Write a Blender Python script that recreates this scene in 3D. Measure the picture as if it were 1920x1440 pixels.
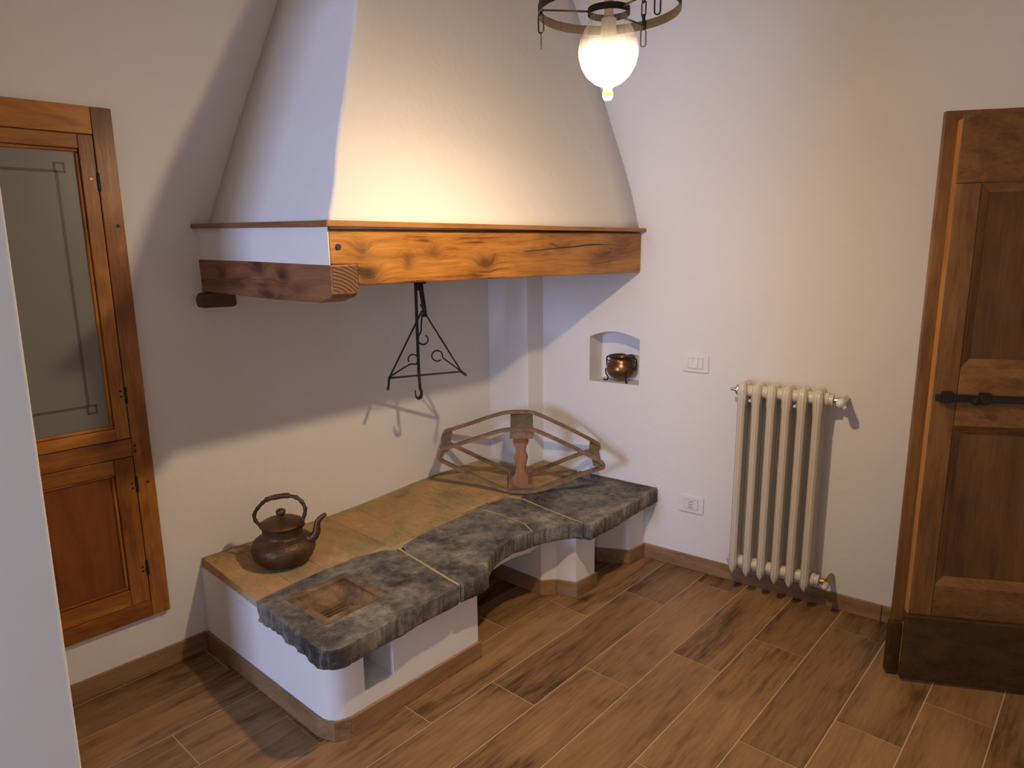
import bpy, bmesh, math, random
from mathutils import Vector as V, Matrix, noise as mnoise
random.seed(7)
for o in list(bpy.data.objects): bpy.data.objects.remove(o)
SC = bpy.context.scene
COL = SC.collection
PI = math.pi

# ------------------------------------------------------------ camera
cam_d = bpy.data.cameras.new('camera'); cam = bpy.data.objects.new('camera', cam_d); COL.objects.link(cam)
cam_d.sensor_width = 36.0; cam_d.sensor_fit = 'HORIZONTAL'; cam_d.lens = 1301.96 / 1920 * 36
cam_d.clip_start = 0.02
R_ = V((0.66491, -0.74683, -0.01199)); D_ = V((-0.15708, -0.12409, -0.97976)); F_ = V((0.73023, 0.65334, -0.19982))
R_.normalize(); F_ = (F_ - R_ * F_.dot(R_)).normalized(); D_ = F_.cross(R_)
cam.matrix_world = Matrix(((R_.x, -D_.x, -F_.x, 0), (R_.y, -D_.y, -F_.y, 0), (R_.z, -D_.z, -F_.z, 1.5589), (0, 0, 0, 1)))
SC.camera = cam

# ------------------------------------------------------------ light and exposure
SC.view_settings.view_transform = 'Standard'; SC.view_settings.look = 'None'
SC.view_settings.gamma = 1.0; SC.view_settings.use_curve_mapping = False
SC.view_settings.exposure = 0.0
w = bpy.data.worlds.new('world'); SC.world = w; w.use_nodes = True
w.node_tree.nodes['Background'].inputs[0].default_value = (0.62, 0.72, 1.0, 1)
w.node_tree.nodes['Background'].inputs[1].default_value = 0.08
LAMP = V((1.525, 1.035, 1.969))
BULB_STRENGTH = 2180.0
BULB_COLOR = (1.0, 0.735, 0.475, 1)
# daylight from the window of the neighbouring room, coming through the left doorway
ld = bpy.data.lights.new('window_daylight', 'AREA'); lo = bpy.data.objects.new('window_daylight', ld); COL.objects.link(lo)
ld.shape = 'RECTANGLE'; ld.size = 1.2; ld.size_y = 1.3; ld.energy = 178.0; ld.color = (0.52, 0.625, 1.0)
lo.location = (-4.5, 1.5, 1.55)
lo.rotation_euler = (V((2.5, 1.7, 1.0)) - V(lo.location)).to_track_quat('-Z', 'Y').to_euler()

# added fill lamp, no known window, facing y: brightens the near door jamb
ld2 = bpy.data.lights.new('jamb_fill_light', 'AREA'); lo2 = bpy.data.objects.new('jamb_fill_light', ld2); COL.objects.link(lo2)
ld2.shape = 'RECTANGLE'; ld2.size = 0.8; ld2.size_y = 1.2; ld2.energy = 13.0; ld2.color = (0.75, 0.80, 1.0)
lo2.location = (-1.1, -0.6, 1.4); lo2.rotation_euler = (-PI / 2, 0, PI)
lo2.rotation_euler = V((0, 1, 0)).to_track_quat('-Z', 'Y').to_euler()

# ------------------------------------------------------------ helpers: objects
def tag(o, label=None, cat=None, group=None, kind=None):
    if label: o['label'] = label
    if cat: o['category'] = cat
    if group: o['group'] = group
    if kind: o['kind'] = kind
    return o
def thing(name, loc, label, cat, group=None):
    o = bpy.data.objects.new(name, None); COL.objects.link(o); o.location = loc; o.empty_display_size = 0.05
    return tag(o, label, cat, group)
def wloc(o):
    p = V((0, 0, 0))
    while o: p += V(o.location); o = o.parent
    return p
def obj(name, vf, mat, parent=None, smooth=None, bevel=0.0, seg=2, center=False, label=None, kind=None):
    """vf = (verts, faces) in room coordinates; linked as ONE mesh object under parent"""
    vs, fs = vf
    base = wloc(parent)
    vs = [V(v) - base for v in vs]
    loc = V((0, 0, 0))
    if center:
        loc = sum(vs, V((0, 0, 0))) / len(vs); vs = [v - loc for v in vs]
    me = bpy.data.meshes.new(name); me.from_pydata([tuple(v) for v in vs], [], fs)
    bm = bmesh.new(); bm.from_mesh(me); bmesh.ops.recalc_face_normals(bm, faces=bm.faces[:]); bm.to_mesh(me); bm.free()
    if smooth is not None:
        me.polygons.foreach_set('use_smooth', [True] * len(me.polygons)); me.set_sharp_from_angle(angle=math.radians(smooth))
    me.materials.append(mat)
    o = bpy.data.objects.new(name, me); COL.objects.link(o)
    o.location = loc
    if parent: o.parent = parent
    if bevel:
        m = o.modifiers.new('bevel', 'BEVEL'); m.width = bevel; m.segments = seg; m.limit_method = 'ANGLE'; m.angle_limit = math.radians(35)
    if label: o['label'] = label
    if kind: o['kind'] = kind
    return o
def copy_tree(o, parent=None):
    c = o.copy(); COL.objects.link(c)
    if parent: c.parent = parent
    for ch in [x for x in bpy.data.objects if x.parent == o]: copy_tree(ch, c)
    return c

# ------------------------------------------------------------ helpers: shapes (all return verts, faces)
def join(*vfs):
    vs, fs = [], []
    for a, b in vfs:
        n = len(vs); vs += list(a); fs += [tuple(i + n for i in f) for f in b]
    return vs, fs
def hexa(p):  # 8 corner points: bottom 4 then top 4
    return list(p), [(0, 3, 2, 1), (4, 5, 6, 7), (0, 1, 5, 4), (1, 2, 6, 5), (2, 3, 7, 6), (3, 0, 4, 7)]
def box(x0, x1, y0, y1, z0, z1):
    return hexa([(x0, y0, z0), (x1, y0, z0), (x1, y1, z0), (x0, y1, z0), (x0, y0, z1), (x1, y0, z1), (x1, y1, z1), (x0, y1, z1)])
def fbox(P, a0, a1, n0, n1, z0, z1):  # box in a local frame P(a, n, z)
    return hexa([P(a0, n0, z0), P(a1, n0, z0), P(a1, n1, z0), P(a0, n1, z0), P(a0, n0, z1), P(a1, n0, z1), P(a1, n1, z1), P(a0, n1, z1)])
def prism(poly, z0, z1, ztop=None):
    n = len(poly); vs = [(x, y, z0) for x, y in poly] + [(x, y, (ztop(x, y) if ztop else z1)) for x, y in poly]
    return vs, [tuple(range(n - 1, -1, -1)), tuple(range(n, 2 * n))] + [(i, (i + 1) % n, n + (i + 1) % n, n + i) for i in range(n)]
def extr(poly, d):  # extrude a planar 3-D polygon by vector d
    n = len(poly); d = V(d); vs = [V(p) for p in poly] + [V(p) + d for p in poly]
    return vs, [tuple(range(n - 1, -1, -1)), tuple(range(n, 2 * n))] + [(i, (i + 1) % n, n + (i + 1) % n, n + i) for i in range(n)]
def tube(pts, r, segs=8, cap=True, flat=None, ref=None):
    pts = [V(p) for p in pts]; n = len(pts)
    rs = r if isinstance(r, (list, tuple)) else [r] * n
    vs, fs = [], []
    t0 = (pts[1] - pts[0]).normalized()
    a = V(ref) if ref else (V((0, 0, 1)) if abs(t0.z) < 0.9 else V((1, 0, 0)))
    nn = (a - t0 * a.dot(t0)).normalized()
    for i, p in enumerate(pts):
        t = (pts[min(i + 1, n - 1)] - pts[max(i - 1, 0)]).normalized()
        nn = (nn - t * nn.dot(t)).normalized(); b = t.cross(nn)
        for k in range(segs):
            an = 2 * PI * (k + 0.5) / segs
            f1, f2 = (flat or (1, 1))
            vs.append(p + nn * math.cos(an) * rs[i] * f1 + b * math.sin(an) * rs[i] * f2)
    for i in range(n - 1):
        for k in range(segs):
            fs.append((i * segs + k, i * segs + (k + 1) % segs, (i + 1) * segs + (k + 1) % segs, (i + 1) * segs + k))
    if cap: fs += [tuple(range(segs - 1, -1, -1)), tuple(range((n - 1) * segs, n * segs))]
    return vs, fs
def band(pts, w, t, wdir):  # flat strip along pts: width w along wdir, thickness t
    return tube(pts, 1.0, 4, True, (w * 0.7071, t * 0.7071), wdir)
def lathe(prof, c, segs=32, capb=False, capt=False, axis=None):
    c = V(c); q = V((0, 0, 1)).rotation_difference(V(axis)) if axis else None
    vs, fs = [], []
    for r, z in prof:
        for k in range(segs):
            an = 2 * PI * k / segs; p = V((r * math.cos(an), r * math.sin(an), z))
            if q: p = q @ p
            vs.append(c + p)
    for i in range(len(prof) - 1):
        for k in range(segs):
            fs.append((i * segs + k, i * segs + (k + 1) % segs, (i + 1) * segs + (k + 1) % segs, (i + 1) * segs + k))
    if capb: fs.append(tuple(range(segs - 1, -1, -1)))
    if capt: fs.append(tuple(range((len(prof) - 1) * segs, len(prof) * segs)))
    return vs, fs
def cyl(p, q, r, segs=16): return tube([p, q], r, segs)
def crom(pts, n=6):
    pts = [V(p) for p in pts]; out = []
    for i in range(len(pts) - 1):
        p0 = pts[max(i - 1, 0)]; p1 = pts[i]; p2 = pts[i + 1]; p3 = pts[min(i + 2, len(pts) - 1)]
        for k in range(n):
            t = k / n
            out.append(0.5 * ((2 * p1) + (p2 - p0) * t + (2 * p0 - 5 * p1 + 4 * p2 - p3) * t * t + (3 * p1 - p0 - 3 * p2 + p3) * t ** 3))
    return out + [pts[-1]]
def lerp_tab(tab, z):
    if z <= tab[0][0]: return tab[0][1]
    for (a, b), (c, d) in zip(tab, tab[1:]):
        if z <= c: return b + (d - b) * (z - a) / (c - a)
    return tab[-1][1]
def clip(poly, nx, ny, d):  # keep nx*x+ny*y <= d
    out = []
    for i in range(len(poly)):
        p, q = poly[i], poly[(i + 1) % len(poly)]
        a = nx * p[0] + ny * p[1] - d; b = nx * q[0] + ny * q[1] - d
        if a <= 0: out.append(p)
        if (a < 0 < b) or (b < 0 < a):
            t = a / (a - b); out.append((p[0] + (q[0] - p[0]) * t, p[1] + (q[1] - p[1]) * t))
    return out
def boolcut(o, cutters):
    for c in cutters:
        m = o.modifiers.new('cut', 'BOOLEAN'); m.operation = 'DIFFERENCE'; m.solver = 'EXACT'; m.object = c
    bpy.context.view_layer.update()
    dg = bpy.context.evaluated_depsgraph_get()
    me = bpy.data.meshes.new_from_object(o.evaluated_get(dg))
    o.modifiers.clear(); old = o.data; o.data = me; me.name = o.name; bpy.data.meshes.remove(old)
    for c in cutters:
        d = c.data; bpy.data.objects.remove(c); bpy.data.meshes.remove(d)

# ------------------------------------------------------------ helpers: materials
class N:
    def __init__(s, name):
        s.m = bpy.data.materials.new(name); s.m.use_nodes = True; s.t = s.m.node_tree; s.t.nodes.clear()
        s.out = s.t.nodes.new('ShaderNodeOutputMaterial')
    def n(s, typ, props=None, **ins):
        nd = s.t.nodes.new(typ)
        for k, v in (props or {}).items(): setattr(nd, k, v)
        for k, v in ins.items(): s.set(nd, k, v)
        return nd
    def set(s, nd, k, v):
        sock = nd.inputs[int(k[1:])] if k[0] == 'i' and k[1:].isdigit() else nd.inputs[k.replace('_', ' ')]
        if isinstance(v, bpy.types.NodeSocket): s.t.links.new(v, sock)
        elif isinstance(v, bpy.types.Node): s.t.links.new(v.outputs[0], sock)
        else: sock.default_value = v
    def ramp(s, fac, stops):
        nd = s.n('ShaderNodeValToRGB'); s.set(nd, 'Fac', fac); el = nd.color_ramp.elements
        while len(el) < len(stops): el.new(0.5)
        for e, (p, c) in zip(el, stops): e.position = p; e.color = tuple(c) + (1,) if len(c) == 3 else c
        return nd.outputs[0]
    def mix(s, fac, a, b, mode='MIX'):
        nd = s.n('ShaderNodeMix', {'data_type': 'RGBA', 'blend_type': mode})
        s.set(nd, 'i0', fac); s.set(nd, 'i6', a if not isinstance(a, tuple) else tuple(a[:3]) + (1,)); s.set(nd, 'i7', b if not isinstance(b, tuple) else tuple(b[:3]) + (1,))
        return nd.outputs[2]
    def math(s, op, a, b=0.5, clamp=False):
        nd = s.n('ShaderNodeMath', {'operation': op, 'use_clamp': clamp}); s.set(nd, 'i0', a); s.set(nd, 'i1', b); return nd.outputs[0]
    def coord(s, scale=(1, 1, 1), rnd=0.0):
        tc = s.n('ShaderNodeTexCoord'); mp = s.n('ShaderNodeMapping'); s.set(mp, 'Vector', tc.outputs['Object']); s.set(mp, 'Scale', scale)
        if rnd:
            oi = s.n('ShaderNodeObjectInfo'); k = s.math('MULTIPLY', oi.outputs['Random'], rnd)
            cx = s.n('ShaderNodeCombineXYZ'); s.set(cx, 'i0', k); s.set(cx, 'i1', s.math('MULTIPLY', k, 1.7)); s.set(cx, 'i2', s.math('MULTIPLY', k, 0.6))
            ad = s.n('ShaderNodeVectorMath', {'operation': 'ADD'}); s.set(ad, 'i0', mp.outputs[0]); s.set(ad, 'i1', cx.outputs[0]); return ad.outputs[0]
        return mp.outputs[0]
    def noise(s, vec, scale, detail=4, rough=0.55, dist=0.0):
        nd = s.n('ShaderNodeTexNoise'); s.set(nd, 'Vector', vec); s.set(nd, 'Scale', scale); s.set(nd, 'Detail', detail); s.set(nd, 'Roughness', rough); s.set(nd, 'Distortion', dist)
        return nd.outputs[0]
    def bump(s, h, strength, dist=0.01):
        nd = s.n('ShaderNodeBump'); s.set(nd, 'Height', h); s.set(nd, 'Strength', strength); s.set(nd, 'Distance', dist); return nd.outputs[0]
    def pbr(s, color, rough=0.5, metal=0.0, normal=None, spec=0.5, **k):
        p = s.n('ShaderNodeBsdfPrincipled')
        s.set(p, 'Base Color', color if not isinstance(color, tuple) else tuple(color[:3]) + (1,)); s.set(p, 'Roughness', rough); s.set(p, 'Metallic', metal)
        s.set(p, 'Specular IOR Level', spec)
        if normal is not None: s.set(p, 'Normal', normal)
        for kk, v in k.items(): s.set(p, kk, v)
        s.t.links.new(p.outputs[0], s.out.inputs[0]); return s.m

def plaster(name, col, rough=0.9, bumpk=0.35):
    s = N(name); c = s.coord()
    big = s.noise(c, 2.3, 4, 0.6); mid = s.noise(c, 14, 5, 0.6); fine = s.noise(c, 160, 3, 0.6)
    h = s.math('ADD', s.math('MULTIPLY', big, 2.5), s.math('ADD', s.math('MULTIPLY', mid, 0.5), s.math('MULTIPLY', fine, 0.10)))
    cc = s.mix(s.math('MULTIPLY', mid, 0.12), col, tuple(x * 0.86 for x in col))
    return s.pbr(cc, rough, 0, s.bump(h, bumpk, 0.012), 0.2)

def wood(name, dark, mid, light, axis=0, freq=1.0, rough=0.5, knots=0.0, bumpk=0.3, vary=0.0, blotch=0.5, lines=0.5, spec=0.4):
    s = N(name)
    sc = [1.0, 1.0, 1.0]; sc[axis] = 0.10
    c = s.coord(tuple(sc), 13.0)
    sc2 = [1.0, 1.0, 1.0]; sc2[axis] = 0.5
    c2 = s.coord(tuple(sc2), 13.0)
    n1 = s.noise(c, 22 * freq, 5, 0.6, 0.8)
    n2 = s.noise(c, 130 * freq, 3, 0.7, 0.3)
    bl = s.noise(c2, 5 * freq, 4, 0.6, 0.6)
    f = s.math('ADD', s.math('MULTIPLY', n1, 1 - blotch), s.math('MULTIPLY', bl, blotch))
    f = s.math('ADD', f, s.math('MULTIPLY', s.math('SUBTRACT', n2, 0.5), lines * 0.5))
    col = s.ramp(f, [(0.32, dark), (0.5, mid), (0.66, light)])
    if knots:
        vo = s.n('ShaderNodeTexVoronoi'); s.set(vo, 'Vector', c2); s.set(vo, 'Scale', 5.0); s.set(vo, 'Randomness', 1.0)
        d = s.math('ADD', vo.outputs[0], s.math('MULTIPLY', s.math('SUBTRACT', n1, 0.5), 0.18))
        k = s.ramp(d, [(0.03, (1, 1, 1)), (0.17, (0, 0, 0))])
        col = s.mix(s.math('MULTIPLY', k, knots), col, tuple(x * 0.45 for x in dark))
    if vary:
        oi = s.n('ShaderNodeObjectInfo')
        v = s.ramp(oi.outputs['Random'], [(0.0, (1 - vary,) * 3), (1.0, (1 + vary * 0.6, 1 + vary * 0.5, 1 + vary * 0.4))])
        col = s.mix(1.0, col, v, 'MULTIPLY')
    h = s.math('ADD', n2, s.math('MULTIPLY', n1, 0.6))
    return s.pbr(col, rough, 0, s.bump(h, bumpk, 0.003), spec)

def knotty(name, dark, mid, light, axis, knots, rough=0.4, spec=0.4):
    # beam timber: stretched grain that swerves round knots given as (along, up, size_along, size_up, strength)
    s = N(name); c1 = s.coord()
    nz = s.n('ShaderNodeTexNoise', {'noise_dimensions': '3D'}, Scale=14.0, Detail=4.0); s.set(nz, 'Vector', c1)
    wv = s.n('ShaderNodeVectorMath', {'operation': 'MULTIPLY_ADD'}); s.set(wv, 'i0', nz.outputs['Color']); wv.inputs[1].default_value = (0.035,) * 3; s.set(wv, 'i2', c1)
    sx = s.n('ShaderNodeSeparateXYZ'); s.set(sx, 'Vector', wv.outputs[0])
    al, upz = sx.outputs[axis], sx.outputs[2]
    acc = None; sw = None
    for (a, z, ra, rz, st) in knots:
        u = s.math('DIVIDE', s.math('SUBTRACT', al, a + 0.017), ra); v = s.math('DIVIDE', s.math('SUBTRACT', upz, z + 0.017), rz)
        d2 = s.math('ADD', s.math('MULTIPLY', u, u), s.math('MULTIPLY', v, v))
        g_ = s.math('MULTIPLY', s.math('POWER', 2.718, s.math('MULTIPLY', d2, -1.0)), st)
        acc = g_ if acc is None else s.math('ADD', acc, g_)
    acc = s.math('MINIMUM', acc, 1.0)
    sc = [1.0] * 3; sc[axis] = 0.06
    mp = s.n('ShaderNodeMapping', Scale=tuple(sc)); s.set(mp, 'Vector', c1)
    cx = s.n('ShaderNodeCombineXYZ'); s.set(cx, 'i2', s.math('MULTIPLY', acc, 0.05))
    ad = s.n('ShaderNodeVectorMath', {'operation': 'ADD'}); s.set(ad, 'i0', mp.outputs[0]); s.set(ad, 'i1', cx.outputs[0])
    g1 = s.noise(ad.outputs[0], 42, 5, 0.6, 0.9); g2 = s.noise(ad.outputs[0], 170, 3, 0.7, 0.3); bl = s.noise(s.coord((0.4, 0.4, 1) if axis == 0 else (1, 0.4, 1)), 7, 5, 0.6, 0.5)
    f = s.math('ADD', s.math('MULTIPLY', g1, 0.5), s.math('MULTIPLY', bl, 0.5)); f = s.math('ADD', f, s.math('MULTIPLY', s.math('SUBTRACT', g2, 0.5), 0.30))
    col = s.ramp(f, [(0.37, dark), (0.47, mid), (0.61, light)])
    col = s.mix(s.math('MULTIPLY', acc, 0.95, True), col, tuple(x * 0.5 for x in dark))
    return s.pbr(col, rough, 0, s.bump(s.math('ADD', g2, s.math('MULTIPLY', g1, 0.7)), 0.5, 0.003), spec)

def simple(name, col, rough=0.5, metal=0.0, bumpk=0.0, scale=60, var=0.0, spec=0.5):
    s = N(name); c = s.coord(); n = s.noise(c, scale, 4)
    cc = s.mix(s.math('MULTIPLY', n, var), col, tuple(x * 0.4 for x in col)) if var else col
    return s.pbr(cc, rough, metal, s.bump(n, bumpk, 0.004) if bumpk else None, spec)

M = {}
M['plaster'] = plaster('white_plaster', (0.80, 0.775, 0.745))
M['plaster_smooth'] = plaster('white_plaster_smooth', (0.80, 0.78, 0.76), 0.9, 0.2)
M['ceiling'] = plaster('ceiling_plaster', (0.78, 0.76, 0.73))
M['floor_tile'] = wood('wood_look_tile', (0.055, 0.026, 0.010), (0.245, 0.138, 0.060), (0.345, 0.205, 0.094), 0, 0.6, 0.46, 0.6, 0.35, 0.20, 0.55, 0.85, 0.3)
M['grout'] = simple('pale_grout', (0.62, 0.50, 0.33), 0.9, 0, 0.2, 90, 0.2)
M['skirting'] = wood('wood_look_skirting', (0.162, 0.08624, 0.0384), (0.297, 0.1716, 0.084), (0.378, 0.2288, 0.116), 0, 0.9, 0.45, 0.2, 0.2, 0.1, 0.45, 0.5)
M['skirting_y'] = wood('wood_look_skirting_cross', (0.162, 0.08624, 0.0384), (0.297, 0.1716, 0.084), (0.378, 0.2288, 0.116), 1, 0.9, 0.45, 0.2, 0.2, 0.1, 0.45, 0.5)
M['beam'] = knotty('varnished_beam', (0.10, 0.032, 0.007), (0.31, 0.122, 0.022), (0.47, 0.21, 0.038), 0, [(-0.6,0.075,0.045,0.03,0.9),(-0.68,0.09,0.09,0.016,0.7),(-0.62,0.155,0.03,0.03,0.55),(-0.44,0.11,0.022,0.018,0.6),(-0.33,0.145,0.03,0.022,0.6),(-0.09,0.10,0.045,0.026,0.85),(-0.48,0.13,0.16,0.012,0.45),(0.15,0.13,0.07,0.02,0.35),(0.35,0.15,0.06,0.03,0.4),(0.62,0.10,0.1,0.04,0.45),(0.8,0.15,0.08,0.05,0.45)])
M['beam_side'] = knotty('brown_beam', (0.085, 0.032, 0.014), (0.22, 0.09, 0.038), (0.31, 0.135, 0.06), 1, [(-0.05,0.105,0.05,0.022,0.85),(-0.2,0.08,0.035,0.03,0.85),(0.2,0.07,0.035,0.022,0.7),(-0.1,0.01,0.05,0.015,0.8),(0.08,0.035,0.05,0.015,0.45),(-0.28,0.04,0.05,0.02,0.5)], 0.5)
def endgrain():
    s = N('sawn_end_grain'); tc = s.n('ShaderNodeTexCoord'); mp = s.n('ShaderNodeMapping', Location=(0.76, 0, 0.085)); s.set(mp, 'Vector', tc.outputs['Object'])
    wv = s.n('ShaderNodeTexWave', {'wave_type': 'RINGS', 'rings_direction': 'Y'}, Scale=30.0, Distortion=1.5, Detail=2.0); s.set(wv, 'Vector', mp.outputs[0])
    col = s.ramp(wv.outputs[0], [(0.1, (0.055, 0.022, 0.008)), (0.5, (0.13, 0.058, 0.020)), (0.9, (0.17, 0.080, 0.028))])
    return s.pbr(col, 0.6, 0, s.bump(wv.outputs[0], 0.5, 0.002))
M['endgrain'] = endgrain()
M['shelf_wood'] = wood('shelf_wood', (0.16, 0.06, 0.016), (0.34, 0.15, 0.040), (0.42, 0.20, 0.06), 0, 1.2, 0.42, 0.3, 0.2)
M['shelf_wood_y'] = wood('shelf_wood_cross', (0.12, 0.05, 0.02), (0.24, 0.11, 0.045), (0.30, 0.14, 0.06), 1, 1.2, 0.45, 0.3, 0.2)
M['cup_v'] = wood('cupboard_wood_upright', (0.090, 0.024, 0.004), (0.31, 0.105, 0.014), (0.52, 0.225, 0.032), 2, 0.9, 0.33, 0.85, 0.2, 0.12, 0.65, 0.35)
M['cup_h'] = wood('cupboard_wood_cross', (0.090, 0.024, 0.004), (0.31, 0.105, 0.014), (0.52, 0.225, 0.032), 0, 0.9, 0.33, 0.85, 0.2, 0.12, 0.65, 0.35)
M['cup_panel'] = wood('cupboard_panel_wood', (0.08, 0.0204, 0.0035), (0.192, 0.0544, 0.008), (0.248, 0.0782, 0.0125), 2, 0.9, 0.36, 0.9, 0.2, 0.1, 0.5, 0.3)
M['door_v'] = wood('door_wood_upright', (0.075, 0.03096, 0.0084), (0.18, 0.0828, 0.0228), (0.255, 0.126, 0.0372), 2, 1.0, 0.48, 0.45, 0.35, 0.1, 0.45, 0.5)
M['door_h'] = wood('door_wood_cross', (0.075, 0.03096, 0.0084), (0.18, 0.0828, 0.0228), (0.255, 0.126, 0.0372), 1, 1.0, 0.48, 0.45, 0.35, 0.1, 0.45, 0.5)
M['door_panel'] = wood('door_panel_wood', (0.0504, 0.021, 0.0055), (0.1296, 0.056, 0.0143), (0.1872, 0.0875, 0.02365), 2, 0.8, 0.5, 0.5, 0.3, 0.1, 0.5, 0.45)
M['door_kick'] = wood('door_kickboard_wood', (0.03, 0.0144, 0.00392), (0.06, 0.0306, 0.00868), (0.088, 0.0468, 0.014), 1, 0.9, 0.5, 0.2, 0.3, 0.0, 0.45, 0.6)
M['bare_edge'] = wood('bare_edge_wood', (0.30, 0.13, 0.035), (0.46, 0.22, 0.07), (0.55, 0.28, 0.10), 2, 1.2, 0.55, 0, 0.2)
M['iron'] = simple('black_iron', (0.030, 0.026, 0.022), 0.55, 0.6, 0.5, 180, 0.3)
M['iron_worn'] = simple('worn_iron', (0.055, 0.042, 0.032), 0.6, 0.5, 0.5, 120, 0.4)
M['swift'] = wood('old_swift_wood', (0.12, 0.068, 0.034), (0.235, 0.135, 0.070), (0.31, 0.19, 0.105), 0, 1.3, 0.65, 0.2, 0.35, 0.06, 0.4, 0.5)
M['swift_block'] = wood('grey_weathered_wood', (0.11, 0.085, 0.058), (0.20, 0.150, 0.098), (0.28, 0.21, 0.14), 0, 1.5, 0.7, 0.2, 0.4, 0, 0.35, 0.8)
M['spindle'] = wood('red_brown_spindle_wood', (0.17, 0.070, 0.030), (0.30, 0.137, 0.062), (0.37, 0.185, 0.09), 2, 1.4, 0.55, 0.1, 0.2)
M['cream'] = simple('cream_enamel', (0.66, 0.60, 0.49), 0.32)
M['white_plastic'] = simple('white_plastic', (0.80, 0.79, 0.76), 0.28)
M['dark_plastic'] = simple('dark_plastic', (0.03, 0.03, 0.03), 0.5)
M['chrome'] = simple('nickel', (0.62, 0.58, 0.50), 0.28, 1.0)
M['brass'] = simple('brass', (0.42, 0.30, 0.14), 0.45, 1.0)
M['cup_inside'] = simple('cupboard_inside', (0.55, 0.52, 0.46), 0.8)

def stone_mat():
    s = N('sooty_sandstone'); c = s.coord()
    a = s.noise(c, 6.0, 10, 0.66, 0.15); b = s.noise(c, 30, 10, 0.75, 0.1); g = s.noise(c, 210, 4, 0.7)
    f = s.math('ADD', s.math('MULTIPLY', a, 0.62), s.math('MULTIPLY', b, 0.38))
    col = s.ramp(f, [(0.37, (0.030, 0.027, 0.024)), (0.46, (0.105, 0.096, 0.084)), (0.53, (0.20, 0.183, 0.155)), (0.60, (0.32, 0.285, 0.22)), (0.70, (0.48, 0.41, 0.29))])
    sp = s.ramp(s.noise(c, 62, 6, 0.75), [(0.60, (0, 0, 0)), (0.68, (1, 1, 1))])
    col = s.mix(s.math('MULTIPLY', sp, 0.5), col, (0.40, 0.345, 0.24))
    pit = s.ramp(s.noise(c, 95, 4, 0.7), [(0.30, (1, 1, 1)), (0.38, (0, 0, 0))])
    col = s.mix(s.math('MULTIPLY', pit, 0.7), col, (0.025, 0.022, 0.02))
    # soot round the left front corner, drips down the upright faces
    sx0 = s.n('ShaderNodeSeparateXYZ'); s.set(sx0, 'Vector', c)
    du = s.math('DIVIDE', s.math('SUBTRACT', sx0.outputs[0], -0.93), 0.10); dv = s.math('DIVIDE', s.math('SUBTRACT', sx0.outputs[1], -0.46), 0.13)
    so = s.math('POWER', 2.718, s.math('MULTIPLY', s.math('ADD', s.math('MULTIPLY', du, du), s.math('MULTIPLY', dv, dv)), -1.0))
    geo = s.n('ShaderNodeNewGeometry'); sx = s.n('ShaderNodeSeparateXYZ'); s.set(sx, 'Vector', geo.outputs['True Normal'])
    up = s.math('SUBTRACT', 1.0, s.math('ABSOLUTE', sx.outputs[2]), True)
    col = s.mix(s.math('MULTIPLY', s.math('MULTIPLY', so, up), 0.95, True), col, (0.016, 0.015, 0.014))
    dr = s.ramp(s.noise(s.coord((1, 1, 0.05)), 75, 5, 0.65), [(0.57, (0, 0, 0)), (0.66, (1, 1, 1))])
    col = s.mix(s.math('MULTIPLY', s.math('MULTIPLY', dr, up), 0.45), col, (0.42, 0.37, 0.27))
    ed = s.ramp(s.noise(s.coord((1, 1, 0.05)), 55, 4, 0.65), [(0.40, (1, 1, 1)), (0.50, (0, 0, 0))])
    col = s.mix(s.math('MULTIPLY', s.math('MULTIPLY', ed, up), 0.6), col, (0.04, 0.034, 0.026))
    h = s.math('ADD', b, s.math('MULTIPLY', g, 0.4))
    return s.pbr(col, 0.75, 0, s.bump(h, 0.7, 0.006), 0.3)
M['stone'] = stone_mat()
def brick_mat():
    s = N('worn_terracotta'); c = s.coord((1, 0.25, 1), 0.0); c1 = s.coord()
    a = s.noise(c1, 7, 5, 0.6, 0.3); st = s.noise(c, 55, 4, 0.6); b = s.noise(c1, 120, 3, 0.6)
    col = s.ramp(s.math('ADD', s.math('MULTIPLY', a, 0.7), s.math('MULTIPLY', st, 0.3)), [(0.34, (0.24, 0.185, 0.10)), (0.48, (0.40, 0.29, 0.135)), (0.57, (0.48, 0.30, 0.145)), (0.68, (0.52, 0.42, 0.235))])
    oi = s.n('ShaderNodeObjectInfo')
    col = s.mix(1.0, col, s.ramp(oi.outputs['Random'], [(0, (0.90, 0.91, 0.92)), (1, (1.08, 1.01, 0.96))]), 'MULTIPLY')
    spk = s.ramp(s.noise(c1, 75, 2, 0.5), [(0.27, (1, 1, 1)), (0.33, (0, 0, 0))])
    col = s.mix(s.math('MULTIPLY', spk, 0.6), col, (0.04, 0.03, 0.02))
    return s.pbr(col, 0.85, 0, s.bump(s.math('ADD', st, s.math('MULTIPLY', b, 0.4)), 0.4, 0.004), 0.25)
M['brick'] = brick_mat()
M['mortar'] = simple('tan_mortar', (0.50, 0.39, 0.225), 0.9, 0, 0.4, 110, 0.25)
def rust_mat():
    s = N('rusty_cast_iron'); c = s.coord(); a = s.noise(c, 16, 5, 0.65); b = s.noise(c, 90, 4, 0.6)
    col = s.ramp(a, [(0.32, (0.085, 0.055, 0.030)), (0.5, (0.20, 0.125, 0.070)), (0.62, (0.26, 0.17, 0.10)), (0.75, (0.32, 0.27, 0.21))])
    return s.pbr(col, 0.78, 0.1, s.bump(b, 0.6, 0.004), 0.3)
M['rust'] = rust_mat()
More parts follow.
